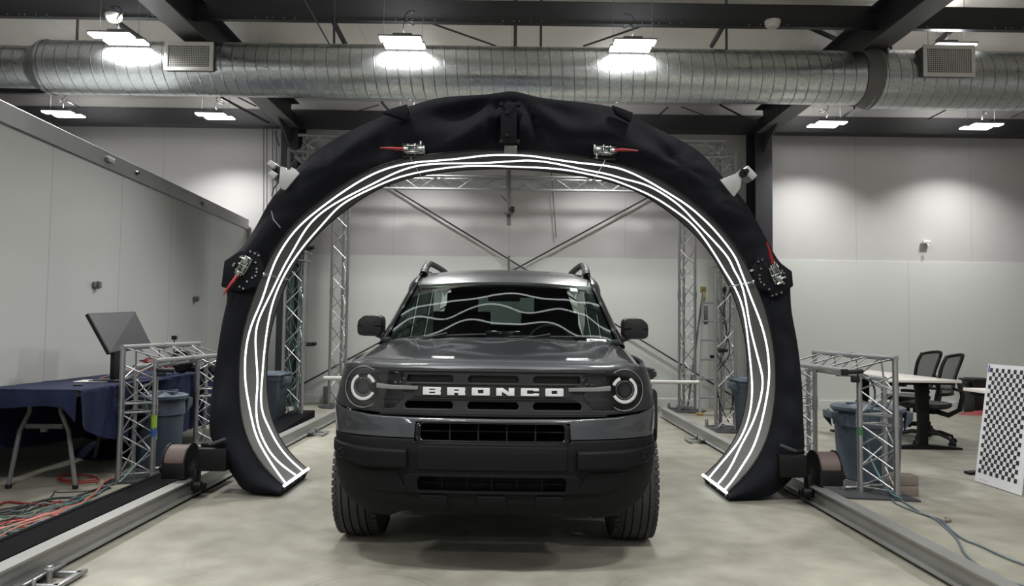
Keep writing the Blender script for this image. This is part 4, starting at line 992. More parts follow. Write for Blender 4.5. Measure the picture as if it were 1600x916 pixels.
# -- greenhouse
A0 = Vector((.795, 1.37, 1.105)); A1 = Vector((.665, 1.97, 1.545))     # pillar base / top
def ws(u, v):
    x = 2*u-1
    bx = A0.x*x; by = 1.25+(A0.y-1.25)*abs(x)**2.4; bz = 1.130-(1.130-A0.z)*abs(x)**2
    tx = A1.x*x; ty = 1.88+(A1.y-1.88)*abs(x)**2.2; tz = 1.560-(1.560-A1.z)*abs(x)**2
    y = lerp(by, ty, v)-.0; z = lerp(bz, tz, v)+.007*math.sin(PI*v)*(1-.4*x*x); 
    return (lerp(bx, tx, v), y, z)
g = G(); g.grid(ws, 48, 28); wsc = cb_(g, 'windscreen', 'glass', sharp=80)
# black printed border on the inside of the glass
def strip_uv(u0, u1, v0, v1, nu, nv, off=.006):
    g_ = G(); g_.grid(lambda a, b_: (lambda p: (p[0], p[1]+off*.6, p[2]-off))(ws(lerp(u0, u1, a), lerp(v0, v1, b_))), nu, nv); return g_
g = strip_uv(0, 1, .93, 1, 40, 2); a_ = strip_uv(0, .045, 0, 1, 3, 20); b2 = strip_uv(.955, 1, 0, 1, 3, 20); c2 = strip_uv(0, 1, 0, .05, 40, 2)
for q in (a_, b2, c2): g.add(q.v, q.f)
cb_(g, 'glass_border', 'gloss_black', wsc)
g = strip_uv(.86, .90, .86, .925, 2, 2, -.004); cb_(g, 'windscreen_sticker', mat('pale sticker', (110, 124, 120), .5), wsc)
g = strip_uv(.86, .945, .015, .07, 4, 2, -.010); st = cb_(g, 'paper_tag', mat('white paper tag', (225, 225, 222), .6), wsc)
g = strip_uv(.872, .93, .035, .048, 4, 1, -.012); cb_(g, 'tag_print', 'black_plastic', st)
# pillars
for s in (1, -1):
    g = G()
    def pil(u, v):
        base = Vector((A0.x, A0.y, A0.z)).lerp(A1, v); out_ = [(-.012, -.006, .012), (.012, .0, .016), (.040, .045, .0), (.038, .10, -.03), (.0, .12, -.05)]
        k_ = u*4; i = min(int(k_), 3); f = k_-i; o = Vector(out_[i]).lerp(Vector(out_[i+1]), f)
        w_ = 1.0
        return (s*(base.x+o.x*w_), base.y+o.y, base.z+o.z+.0*math.sin(PI*v)*.6)
    g.grid(pil, 8, 16); cb_(g, 'windscreen_pillar', 'gloss_black', sharp=70)
    q = [(1.18, 1.035), (1.42, 1.10), (1.62, 1.105), (1.62, 1.08)]
# roof
def roofz(y): return itp([(1.86, 1.560), (1.90, 1.580), (1.98, 1.612), (2.1, 1.648), (2.3, 1.684), (2.6, 1.712), (3.2, 1.715), (3.8, 1.700), (4.15, 1.670), (4.25, 1.64)], y)
def roof(u, v):
    x = 2*u-1; y0 = 1.86+(A1.y-1.86)*abs(x)**2.2; y = lerp(y0, 4.22, v**1.5)
    hw = itp([(1.86, .672), (2.2, .668), (3.0, .66), (4.25, .62)], y)
    z = roofz(1.86+(y-y0)*(4.22-1.86)/(4.22-y0)) - .035*abs(x)**2.4 - .03*abs(x)**12*0
    return (x*hw, y, z)
g = G(); g.grid(roof, 40, 40)
g.grid(lambda u, v: (lambda p: (p[0], p[1]-.004, p[2]-.022*v))(roof(u, 0)), 40, 1)
cb_(g, 'roof', 'paint', weld=True, sharp=70)
g = G(); g.grid(lambda u, v: (lambda p: (p[0]*.97, p[1]+.03, p[2]-.03))(roof(u, v)), 16, 12); cb_(g, 'headliner', 'interior')
for s in (1, -1):
    # roof side frame from pillar top to the rear
    def rs(u, v):
        y = lerp(A1.y-.02, 4.2, v); zt_ = roofz(y if y > 2.1 else 2.1-(2.1-y)*1.5)-.035; o = [(-.008, .0), (.02, -.006), (.055, -.04), (.065, -.075)]
        k_ = u*3; i = min(int(k_), 2); f = k_-i; ox = lerp(o[i][0], o[i+1][0], f); oz = lerp(o[i][1], o[i+1][1], f)
        hw = itp([(1.86, .672), (2.2, .668), (3.0, .66), (4.25, .62)], y)
        return (s*(hw+ox), y, zt_+oz)
    g = G(); g.grid(rs, 6, 24); cb_(g, 'roof_side', 'paint', sharp=70)
    g = G(); g.tube([(s*.655, y, roofz(max(y, 2.1))-.022) for y in [2.05+.1*k for k in range(22)]], .006, 6); cb_(g, 'roof_seam', 'black_plastic')
    # roof rail
    zr = lambda y: roofz(y)-.03
    pts_ = [(s*.645, 2.20, zr(2.2)), (s*.640, 2.28, zr(2.28)+.045), (s*.632, 2.36, zr(2.3)+.075), (s*.628, 2.5, zr(2.5)+.078), (s*.615, 3.2, zr(3.2)+.075), (s*.60, 3.75, zr(3.75)+.07), (s*.592, 3.88, zr(3.88)+.05), (s*.588, 3.98, zr(3.98))]
    g = G()
    sp = spline(pts_, 6); vs = []; fs = []
    for i, p in enumerate(sp):
        t = (sp[min(i+1, len(sp)-1)]-sp[max(i-1, 0)]).normalized(); n = Vector((s, 0, 0)).cross(t).normalized()*(1 if s > 0 else -1)
        if n.z < 0 and abs(n.z) > .3: n = -n
        wd = .026; th = .017 if 4 < i < len(sp)-6 else .030
        for a, c in ((-wd, -th), (-wd, th*.5), (-wd*.5, th), (wd*.5, th), (wd, th*.5), (wd, -th)): vs.append(p+Vector((a, 0, 0))+n*c)
    k_ = 6
    for i in range(len(sp)-1):
        for j in range(k_): fs.append((i*k_+j, i*k_+(j+1) % k_, (i+1)*k_+(j+1) % k_, (i+1)*k_+j))
    fs += [tuple(range(k_)), tuple(range((len(sp)-1)*k_, len(sp)*k_))]
    g.add(vs, fs); cb_(g, 'roof_rail', 'black_metal', sharp=40)
    # side glass and pillars: quads between belt line and roof side
    def sg(y, v):
        yb = y; zb = 1.095; xb = Xs(min(yb, 4.2), 1.09)-.02
        yt = y; zt_ = roofz(max(2.1, min(y, 4.2)))-.10
        return Vector((s*lerp(xb, .722-.02*max(0, (y-3)/1.2), v), y, lerp(zb, zt_, v)))
    def quad(y0b, y0t, y1b, y1t, off=0, n=6):
        g_ = G()
        def f_(u, v): y = lerp(lerp(y0b, y0t, v), lerp(y1b, y1t, v), u); p = sg(y, v); return (p.x+s*off, y, p.z)
        g_.grid(f_, n, n); return g_
    cb_(quad(1.60, 2.14, 2.56, 2.56), 'side_window', 'glass_dark'); cb_(quad(2.66, 2.66, 3.42, 3.36), 'side_window', 'glass_dark'); cb_(quad(3.52, 3.46, 4.08, 4.0), 'side_window', 'glass_dark')
    for a in ((2.56, 2.56, 2.66, 2.66), (3.42, 3.36, 3.52, 3.46), (4.08, 4.0, 4.28, 4.14)): cb_(quad(*a, .004, 3), 'door_pillar', 'gloss_black' if a[0] < 4 else 'paint')
    g = G(); g.add([(s*.80, 1.44, 1.10), (s*.79, 1.62, 1.10), (s*.755, 1.80, 1.24)], [(0, 1, 2)]); cb_(g, 'quarter_panel', 'gloss_black', smooth=False)
    # belt line shelf closing the top of the doors
    g = G(); g.grid(lambda u, v: (s*(Xs(lerp(1.42, 4.25, v), 1.1)-.10*u), lerp(1.42, 4.25, v), 1.098+.002*u), 2, 16); cb_(g, 'belt_trim', 'black_plastic')
    # bonnet side vent badge near the pillar
    g = G(); g.box((s*.735, 1.18, hood_z(.735, 1.12)+.016), (.05, .09, .035)); cb_(g, 'pillar_base_cap', 'black_plastic', bevel=.01)
    # door mirror
    hx = s*.94
    def mir(u, v):   # u around, v front->back
        a = 2*PI*u; ex = 5.0
        c_, s_n = math.cos(a), math.sin(a)
        rx = .092*math.copysign(abs(c_)**(2/ex), c_); rz = .077*math.copysign(abs(s_n)**(2/ex), s_n)
        prof_ = itp([(0, .0), (.01, .70), (.06, .88), (.2, .96), (.6, 1.0), (1, .97)], v)
        # cut the top outer corner
        X = rx*prof_; Z = rz*prof_
        if X > 0 and Z > 0: Z -= .55*max(0, X+Z-.105)*1.0; X -= .4*max(0, X+Z-.105)
        return (hx+s*X, 1.60+.15*v-.03*X*10*.1, 1.228+Z)
    g = G(); g.grid(mir, 40, 12, closeu=True); g.add([mir(i/40, 1) for i in range(40)], [tuple(range(40))]); mr = cb_(g, 'door_mirror', 'black_plastic', weld=True, sharp=32)
    g = G(); g.add([(mir(i/40, 1)[0]*1.0, 1.752, 1.232+(mir(i/40, 1)[2]-1.232)*.88) for i in range(40)], [tuple(range(40))]); cb_(g, 'mirror_glass', 'chrome', mr)
    g = G(); g.box((hx, 1.612, 1.225), (.17, .012, .006)); cb_(g, 'mirror_seam', 'dark_void', mr)
    g = G(); g.tube([(s*.79, 1.62, 1.125), (s*.84, 1.64, 1.15), (s*.90, 1.67, 1.17)], [.03, .025, .022], 10); cb_(g, 'mirror_arm', 'black_plastic', mr)
# rear
def rear(u, v):
    x = 2*u-1; z = lerp(.45, 1.10, v); w_ = Xs(4.3, z)-.03; return (x*w_, 4.40-.10*abs(x)**4-.03*v, z)
g = G(); g.grid(rear, 20, 8); cb_(g, 'tailgate', 'paint')
def rearw(u, v): x = 2*u-1; return (x*lerp(.80, .60, v), lerp(4.34, 4.2, v)-.12*abs(x)**4, lerp(1.10, roofz(4.2)-.03, v))
def sub(u0, u1, v0, v1, nm, m):
    g = G(); g.grid(lambda u, v: rearw(lerp(u0, u1, u), lerp(v0, v1, v)), 10, 4); cb_(g, nm, m)
sub(.12, .88, .12, .85, 'rear_window', 'glass_dark'); sub(0, .12, 0, 1, 'rear_pillar', 'paint'); sub(.88, 1, 0, 1, 'rear_pillar', 'paint'); sub(.12, .88, 0, .12, 'rear_window_frame', 'paint'); sub(.12, .88, .85, 1, 'rear_window_frame', 'paint')
for s in (1, -1):
    g = G(); g.box((s*.78, 4.34, .98), (.14, .08, .16)); cb_(g, 'tail_lamp', mat('red lamp', (120, 16, 18), .2), bevel=.015)
g = G(); g.bb((-.85, 4.25, .36), (.85, 4.40, .60)); cb_(g, 'rear_bumper', 'bumper', bevel=.04)

# wipers
for x0, x1, y0_, y1_ in ((.05, .60, .05, .03), (-.62, -.10, .035, .05)):
    def wp(x, v): return Vector(ws((x/.79+1)/2, v))+Vector((0, -.014, .014))
    g = G(); g.tube([wp(lerp(x0, x1, t), .045+.03*t) for t in [k/10 for k in range(11)]], .006, 6); g.tube([wp(x0+.0, .0)+Vector((0, -.03, -.01)), wp((x0+x1)/2, .07)+Vector((0, -.008, .01))], .008, 6); cb_(g, 'wiper', 'black_plastic')

# interior
g = G(); g.grid(lambda u, v: ((2*u-1)*.74, lerp(1.44, 1.95, v)+.0, 1.10+.035*math.sin(PI*v)-.02*abs(2*u-1)**2+(.03 if .62 < u < .85 and v > .6 else 0)), 24, 8); g.bb((-.74, 1.94, .7), (.74, 1.98, 1.09)); cb_(g, 'dashboard', 'interior')
g = G(); g.bb((-.13, 1.86, 1.09), (.13, 1.885, 1.20)); cb_(g, 'touch_screen', 'gloss_black', bevel=.008)
swc = Vector((.36, 2.10, 1.08)); Rw = Matrix.Rotation(math.radians(65), 3, 'X')
g = G(); g.tube([swc+Rw @ Vector((.185*math.cos(a), .185*math.sin(a), 0)) for a in [2*PI*k/32 for k in range(32)]], .014, 8, closed=True)
g.box(swc, (.34, .03, .02), M=Rw); g.box(swc, (.12, .10, .04), M=Rw); cb_(g, 'steering_wheel', 'interior')
def seat(x, y, back=True):
    g = G(); g.box((x, y, .74), (.50, .50, .16)); g.box((x, y+.27, 1.05), (.48, .13, .60), M=Matrix.Rotation(-.18, 3, 'X')); g.box((x, y+.34, 1.43), (.26, .09, .17)); g.cyl((x-.06, y+.33, 1.3), (x-.06, y+.34, 1.42), .007, 6); g.cyl((x+.06, y+.33, 1.3), (x+.06, y+.34, 1.42), .007, 6)
    cb_(g, 'front_seat' if back else 'rear_seat', 'interior', bevel=.03)
seat(-.37, 2.35); seat(.37, 2.35)
g = G(); g.box((0, 3.45, 1.0), (1.25, .12, .50), M=Matrix.Rotation(-.2, 3, 'X')); g.box((0, 3.2, .76), (1.25, .5, .14)); 
for x in (-.38, .38): g.box((x, 3.56, 1.30), (.24, .07, .13))
cb_(g, 'rear_seat', 'interior', bevel=.03)
g = G(); g.box((.0, 1.99, 1.455), (.24, .03, .065)); g.cyl((0, 1.97, 1.47), (0, 1.93, 1.58), .012, 8); cb_(g, 'rear_view_mirror', 'black_plastic', bevel=.012)
g = G(); g.box((0, 1.93, 1.54), (.16, .09, .05)); cb_(g, 'sensor_pod', 'black_plastic', bevel=.01)

# wheels
def wheel(x, y, s):
    R0 = .362; wdt = .235
    prof_ = [(.225, -.10), (.26, -.112), (.32, -.116), (.345, -.105), (.357, -.085)]
    tz_ = []
    for a, b_ in ((-.085, -.068), (-.058, -.028), (-.018, .018), (.028, .058), (.068, .085)): tz_ += [(R0-.001 if abs(a) < .07 else .357, a), (R0 if abs(b_) < .07 else .357, b_)] + ([(.350, b_+.002), (.350, b_+.008)] if b_ < .08 else [])
    prof_ = prof_+tz_+[(.345, .105), (.32, .116), (.26, .112), (.225, .10)]
    w_ = None
    g = G(); g.lathe(prof_, axis='X', c=(x, y, R0), n=64); w_ = cb_(g, 'wheel', 'tyre', sharp=30)
    g = G()
    for k in range(56):          # shoulder sipes
        a = 2*PI*k/56; Mx = Matrix.Rotation(a, 3, 'X')
        for sd in (-1, 1): g.box(Vector((x+sd*.104, y, R0))+Mx @ Vector((0, 0, .348)), (.026, .028, .014), M=Mx)
    tag(cb_(g, 'tread_blocks', 'tyre', w_, smooth=False), kind='stuff')
    g = G(); g.lathe([(.232, -.1), (.228, -.05), (.21, .0), (.228, .09), (.236, .10), (.236, .104), (.215, .09)], axis='X', c=(x, y, R0), n=40)
    for k in range(10):
        a = 2*PI*k/10; Mx = Matrix.Rotation(a, 3, 'X'); g.box(Vector((x+s*.07, y, R0))+Mx @ Vector((0, 0, .13)), (.025, .035, .19), M=Mx)
    g.cyl((x+s*.05, y, R0), (x+s*.088, y, R0), .055, 20); cb_(g, 'rim', 'rim', w_)
    g = G(); g.lathe([(0, -.012), (.15, -.012), (.15, .012), (0, .012)], axis='X', c=(x, y, R0), n=32); cb_(g, 'brake_disc', 'steel_mid', w_)
for x, s in ((-.778, -1), (.778, 1)):
    for y in (AX1, AX2): wheel(x, y, s)
g = G(); g.cyl((-.7, AX1, .36), (.7, AX1, .36), .03, 8); g.cyl((-.7, AX2, .36), (.7, AX2, .36), .04, 8); cb_(g, 'axles', 'black_metal')
# ------------------------------------------------------------------ blue cloth table on the left
TX0, TX1, TY0, TY1, TZ = -3.76, -3.07, 5.15, 8.3, .74
def folding_table(y0, y1, lab):
    t = thing('folding_table', lab, 'table', ((TX0+TX1)/2, y0, 0))
    g = G(); g.bb((TX0+.02, y0+.02, TZ-.05), (TX1-.02, y1-.02, TZ-.005)); g.build('tabletop', M['white'], t, bevel=.01)
    for ye, s in ((y0+.2, 1), (y1-.25, -1)):
        for xs, xo in ((TX0+.23, -.13), (TX1-.23, .13)):
            g = G(); g.tube([(xs, ye, TZ-.04), (xs, ye, .56), (xs+xo*.5, ye, .42), (xs+xo, ye, .02), (xs+xo, ye, 0)], .016, 8); l = g.build('leg', M['steel_mid'], t)
            g = G(); g.cyl((xs+xo, ye, 0), (xs+xo, ye, .03), .021, 10); g.build('foot_cap', M['black_plastic'], l)
        g = G(); g.cyl((TX0+.21, ye, .455), (TX1-.21, ye, .455), .018, 8); g.box(((TX0+TX1)/2, ye, .44), (.04, .03, .05)); g.build('crossbar', M['steel_mid'], t)
    return t
folding_table(5.15, 6.7, 'folding table under the blue cloth, end nearest the camera')
folding_table(6.72, 8.3, 'folding table under the blue cloth, far end behind the arch')
def cloth_fn(u, v):
    # v: 0 near end -> 1 far end (along y); u: across, unfolded
    y = lerp(TY0, TY1, v)
    s = lerp(-1.0, 1.0, u)
    half = (TX1-TX0)/2; cx = (TX0+TX1)/2
    dropR = itp([(5.15, .26), (5.4, .36), (5.8, .48), (6.6, .52), (8.3, .56)], y); dropL = itp([(5.15, .45), (6, .53), (8.3, .55)], y)
    a = s*(half+ (dropR if s > 0 else dropL))
    if abs(a) <= half: return Vector((cx+a, y, TZ+.004+.003*noise.noise(Vector((a*6, y*6, 0)))))
    o = abs(a)-half; w_ = .02+.035*math.sin(y*11+s*2)*min(o*3, 1)+.02*math.sin(y*27+1)*min(o*3, 1)
    sg = 1 if s > 0 else -1
    pin = .16*math.exp(-((y-6.2)/.24)**2)*min(o*8, 1) if s > 0 else 0
    if s < 0: w_ *= .5
    return Vector((cx+sg*(half+.012+max(w_, -.005)*.7-pin), y, TZ+.004-o))
g = G(); g.grid(cloth_fn, 90, 110)
def near_flap(u, v):
    x = lerp(TX0-.015, TX1+.012, u); d = .125+.01*math.sin(u*7)
    ex = max(0, (u-.88)/.12)*.10*v
    return Vector((x, TY0-.012-.02*math.sin(v*1.5)*(1+.5*math.sin(u*17)), TZ+.004-(d+ex)*v))
g.grid(near_flap, 60, 8)
cl = g.build('tablecloth', M['navy'], sharp=70); tag(cl, 'navy blue cloth draped over the long tables on the left', 'tablecloth')
def mitem(name, lab, cat, fn, m, **k):
    g = G(); fn(g); return tag(g.build(name, M[m] if isinstance(m, str) else m, **k), lab, cat)
# monitor
mo = thing('computer_monitor', 'tilted dark flat monitor standing on the blue tablecloth', 'monitor', (-3.3, 6.15, TZ))
TL, TRr, BR, BL = P(137, 490, 5.9), P(211, 487, 6.42), P(237, 540, 6.42), P(171, 552, 5.9)
nrm = (TRr-TL).cross(BL-TL).normalized()
if nrm.x < 0: nrm = -nrm
def mslab(a, b_, name, mt, ins=0.0):
    g = G(); q = []
    c = (TL+TRr+BR+BL)/4
    for p in (TL, TRr, BR, BL): q.append(p+(c-p).normalized()*ins)
    g.add([p+nrm*a for p in q]+[p+nrm*b_ for p in q], [(0, 1, 2, 3), (7, 6, 5, 4), (0, 4, 5, 1), (1, 5, 6, 2), (2, 6, 7, 3), (3, 7, 4, 0)]); return g.build(name, mt, mo, smooth=False)
mslab(-.03, 0, 'casing', M['black_plastic']); mslab(0, .002, 'screen', mat('dark screen', (44, 45, 50), .35), .012)
g = G(); c = (BL+BR)/2; q0 = BL.lerp(BR, .22)-nrm*.035; q0.z += .03; g.box((q0.x, q0.y, (q0.z+TZ)/2), (.04, .11, q0.z-TZ), M=Matrix.Rotation(0, 3, 'Z')); g.build('stand_neck', M['black_plastic'], mo, bevel=.008)
g = G(); g.box((q0.x, q0.y-.05, TZ+.012), (.24, .26, .012)); g.build('stand_base', M['black_plastic'], mo, bevel=.004)
mitem('paper_sheet', 'white paper lying on the blue tablecloth under the monitor', 'paper', lambda g: g.box((-3.36, 5.93, TZ+.008), (.3, .22, .003), rz=.2), 'white', smooth=False)
mitem('phone', 'small black phone lying on the near end of the blue tablecloth', 'phone', lambda g: g.box(F(122, 601.5, TZ+.01), (.06, .10, .012), rz=.5), 'black_plastic', bevel=.003)
rb = mat('red cable', (118, 40, 38), .5); kb = mat('black cable', (30, 32, 34), .5); gb_ = mat('green cable', (42, 92, 80), .5); ob = mat('pale orange cable', (150, 92, 80), .5); gy = mat('grey blue cable', (72, 84, 92), .5)
g = G(); rnd = random.Random(3); c = Vector((-3.28, 6.75, TZ+.03)); pts_ = []
for k in range(60): a = k*.7; r_ = rnd.uniform(.05, .12); pts_.append((c.x+r_*math.cos(a)*1.3, c.y+r_*math.sin(a), c.z+.10*abs(math.sin(k*.23))+rnd.uniform(0, .03)))
g.tube(spline(pts_, 4), .006, 5); tag(g.build('cable_coil', rb), 'tangle of red cable heaped on the blue tablecloth behind the monitor', 'cable')
g = G(); g.tube(spline([(-3.42, 6.05, TZ+.012), (-3.36, 6.3, TZ+.06), (-3.3, 6.5, TZ+.07), (-3.25, 6.7, TZ+.05)], 6), .006, 6); tag(g.build('loose_cable', rb), 'short red cable trailing over the blue tablecloth to the monitor', 'cable')
def headset(g):
    g.lathe([(0, -.02), (.10, -.02), (.115, 0), (.10, .03), (0, .03)], axis='Y', c=(-3.17, 7.0, TZ+.12), n=28)
mitem('cable_reel', 'round black reel standing upright on the blue tablecloth', 'reel', headset, 'black_plastic')
mitem('equipment_box', 'flat black equipment box on the blue tablecloth behind the truss portal', 'equipment', lambda g: (g.bb((-3.25, 7.25, TZ+.006), (-2.98, 7.6, TZ+.075)), g.bb((-3.22, 7.24, TZ+.03), (-3.1, 7.25, TZ+.05))), 'black_plastic', bevel=.006)
g = G(); g.tube([(-3.2, 6.9, TZ+.006), (-3.2, 6.9, TZ+.33)], .006, 6); g.box((-3.2, 6.9, TZ+.35), (.04, .04, .04)); tag(g.build('web_camera', M['black_plastic'], bevel=.006), 'tiny black camera on a thin stand above the truss portal', 'camera')
# cloth heap under the table
def heap(u, v):
    a = 2*PI*u; r_ = (1-v); return (-3.65+.42*r_*math.cos(a)*(1+.15*math.sin(3*a)), 6.75+.25*r_*math.sin(a)*(1+.2*math.cos(4*a)), .002+.13*(1-r_**2)*(1+.4*noise.noise(Vector((a*1.2, r_*5, 0)))) if r_ < 1 else .002)
g = G(); g.grid(heap, 40, 12, closeu=True); tag(g.build('blue_cloth_heap', M['navy'], sharp=80), 'crumpled blue cloth lying on the floor under the table', 'cloth')

# ------------------------------------------------------------------ floor cables on the left
def fz(x, y, z=.01): return F(x/6.54, 740+y/6.54, z)
cabs = [
 ('red extension cable in the long loop nearest the table legs', rb, .011, [(-20, 330), (70, 292), (180, 300), (350, 315), (480, 318), (600, 285), (630, 300), (560, 360), (450, 415), (330, 470), (150, 490), (-20, 515)]),
 ('pale orange cable in the pile closest to the black channel', ob, .011, [(-20, 560), (120, 548), (260, 545), (350, 550), (345, 520), (330, 500)]),
 ('dark red cable coiled on the floor under the blue table', rb, .011, [(590, 60), (650, 85), (780, 98), (900, 92), (1010, 75), (950, 30), (800, 15), (660, 10), (600, 45), (700, 70), (860, 72), (980, 60)]),
 ('long pink red cable running towards the truss portal foot', ob, .010, [(-20, 575), (90, 545), (300, 480), (500, 420), (700, 345), (820, 315), (900, 250), (980, 190), (1040, 120), (1060, 90), (1150, 50)]),
 ('thick black cable along the upper side of the cable pile', kb, .011, [(-20, 390), (150, 365), (300, 325), (450, 270), (600, 250), (750, 240), (900, 190), (1050, 140), (1190, 100)]),
 ('black cable through the middle of the cable pile', kb, .010, [(-20, 540), (150, 515), (330, 475), (500, 420), (650, 350), (800, 290), (950, 210), (1120, 130)]),
 ('thin black cable end sticking up off the pile', kb, .006, [(520, 240), (545, 215), (560, 185), (600, 195), (750, 190), (900, 180), (1000, 160)]),
 ('black cable curling back near the left edge', kb, .008, [(-20, 490), (100, 465), (200, 420), (260, 370), (300, 330), (240, 330), (100, 380), (-20, 400)]),
 ('short hooked dark red cable lying in the pile', rb, .009, [(270, 420), (280, 455), (290, 460), (320, 430), (420, 410)]),
 ('green cable running beside the black channel', gb_, .009, [(-20, 610), (150, 625), (230, 600), (300, 560), (420, 490), (500, 430), (560, 390), (700, 350), (850, 320), (980, 290)]),
 ('thin grey green cable dropping from the portal foot', gb_, .006, [(1215, 180), (1180, 220), (1100, 250), (960, 280), (800, 310)]),
 ('grey blue cable at the near left corner of the pile', gy, .010, [(-20, 590), (100, 600), (240, 580), (380, 500), (520, 460), (640, 400), (780, 330)]),
 ('orange cable bridging the pile and the portal foot', ob, .009, [(440, 410), (540, 400), (650, 360), (760, 320), (880, 290), (980, 200), (1000, 160)]),
 ('black cable across the left end of the pile', kb, .009, [(-20, 425), (150, 415), (320, 410), (430, 405), (560, 380)]),
 ('brown grey cable looping over the left end of the pile', mat('brown grey cable', (96, 88, 78), .6), .010, [(-20, 445), (60, 440), (180, 445), (330, 420), (400, 370), (520, 340), (640, 330)]),
]
for i, (lab, m_, r_, pts_) in enumerate(cabs):
    r_ *= .72; pp = spline([fz(x, y, r_+.001+.006*(i % 4)) for x, y in pts_], 6)
    g = G(); g.tube(pp, r_, 6); tag(g.build('floor_cable', m_), lab, 'cable', 'cables on the floor at the left')
rndc = random.Random(11)
base = [(-20, 400), (120, 380), (280, 350), (430, 320), (600, 300), (760, 262), (900, 215), (1020, 165), (1120, 118)]
cl_ = [('black', kb), ('dark red', rb), ('grey blue', gy), ('green', gb_), ('pale orange', ob)]
wl = ['starting nearest the left frame edge', 'ending short of the portal foot', 'kinked upwards halfway along', 'kinked towards the channel halfway along', 'lowest of its colour in the pile', 'topmost of its colour in the pile', 'with its end curled back', 'reaching closest to the portal foot', 'weaving through the middle of the pile', 'crossing under the others near the left edge']
for k in range(10):
    off = [30, 160, 90, 200, 230, -40, 120, 10, 60, 180][k]; nn = [9, 7, 8, 7, 5, 8, 6, 9, 8, 6][k]
    pts_ = [(x+rndc.uniform(-12, 12), y+off*(1-.75*x/1120)+rndc.uniform(-26, 26)) for x, y in base[:nn]]
    nmc, mc = cl_[k % 5]
    if k == 6: pts_ += [(pts_[-1][0]+40, pts_[-1][1]-35), (pts_[-1][0]-30, pts_[-1][1]-50)]
    g = G(); g.tube(spline([fz(x, y, .007+.005*(k % 5)) for x, y in pts_], 6), .0055, 6)
    tag(g.build('floor_cable', mc), 'thin %s cable in the left pile, %s' % (nmc, wl[k]), 'cable', 'cables on the floor at the left')
g = G(); c = fz(690, 470/1.0, .02); c = F(569/6.54, 740+445/6.54, .02); g.box(c, (.05, .07, .04), rz=.4); tag(g.build('cable_connector', rb, bevel=.008), 'small red plug lying beside the black cable channel', 'plug')
# right cables
def fr_(x, y, z): return F(1180+x/3.81, 740+y/3.81, z)
for lab, z_, pts_ in (('grey cable snaking over the floor nearest the right rail', .007, [(800, 140), (840, 180), (960, 230), (1060, 265), (1130, 320), (1200, 390), (1250, 480), (1330, 550), (1440, 620), (1620, 675)]),
                      ('grey cable snaking over the floor below the checkerboard', .010, [(820, 130), (900, 180), (1000, 240), (1100, 275), (1170, 340), (1240, 390), (1340, 430), (1480, 495), (1620, 548)])):
    g = G(); g.tube(spline([fr_(x, y, z_) for x, y in pts_], 6), .0065, 6); tag(g.build('floor_cable', gy), lab, 'cable')
g = G(); c = fr_(1135, 280, .012); g.box(c, (.07, .02, .018), rz=.3); g.box(c+Vector((.04, .04, 0)), (.02, .07, .014), rz=-.2); tag(g.build('cable_tie_scrap', M['concrete_block'], bevel=.003), 'small scrap of tape beside the grey floor cables', 'scrap')

# ------------------------------------------------------------------ bins
lidm = mat('bin lid', (74, 86, 98), .5)
def round_bin(x, y, lab, H_=.68, rt=.275, rb_=.225, rot=0):
    r = thing('round_bin', lab, 'bin', (x, y, 0))
    g = G(); prof_ = [(0, .012), (rb_-.02, .0), (rb_, .01), (rb_+.002, .04), (lerp(rb_, rt, .74), H_*.74), (lerp(rb_, rt, .75)+.012, H_*.755), (rt-.004, H_*.95), (rt+.012, H_*.955), (rt+.012, H_), (rt-.01, H_), (rt-.02, H_*.9), (rb_-.01, .03), (0, .03)]
    g.lathe(prof_, c=(x, y, 0), n=48); g.build('body', M['bin'], r, sharp=40)
    g = G(); g.lathe([(rt+.022, H_-.012), (rt+.026, H_+.012), (rt+.0, H_+.022), (rt-.03, H_+.014), (rt-.05, H_+.022), (.06, H_+.045), (0, H_+.046)], c=(x, y, 0), n=48)
    l = g.build('lid', lidm, r, sharp=50)
    g = G()
    for a in (rot, rot+PI/2): g.box((x, y, H_+.04), (.36, .035, .016), rz=a)
    g.build('lid_ribs', lidm, l, bevel=.005)
    for s in (-1, 1):
        ax = Vector((math.cos(rot), math.sin(rot), 0))*s; g = G()
        c = Vector((x, y, 0))+ax*(rt+.02)
        for k in (-1, 1):
            side = Vector((-ax.y, ax.x, 0))*k*.085; q = [c+side+Vector((0, 0, H_-.02)), c+side+ax*.05+Vector((0, 0, H_-.03)), c+side+ax*.05+Vector((0, 0, H_-.09)), c+side-ax*.02+Vector((0, 0, H_-.17))]
            t_ = Vector((-ax.y, ax.x, 0))*.008; g.add([p+t_ for p in q]+[p-t_ for p in q], [(0, 1, 2, 3), (7, 6, 5, 4), (0, 4, 5, 1), (1, 5, 6, 2), (2, 6, 7, 3), (3, 7, 4, 0)])
        g.box(c+ax*.04+Vector((0, 0, H_-.055)), (.03, .18, .06), rz=math.atan2(ax.y, ax.x)); g.build('handle', M['bin'], r, bevel=.004)
    return r
round_bin(3.04, 6.08, 'blue grey lidded bin standing right of the arch behind the portal', .585, .265, .235, 0.0)
round_bin(-2.975, 6.20, 'blue grey lidded bin standing left of the arch behind the portal', .60, .195, .17, 1.2)
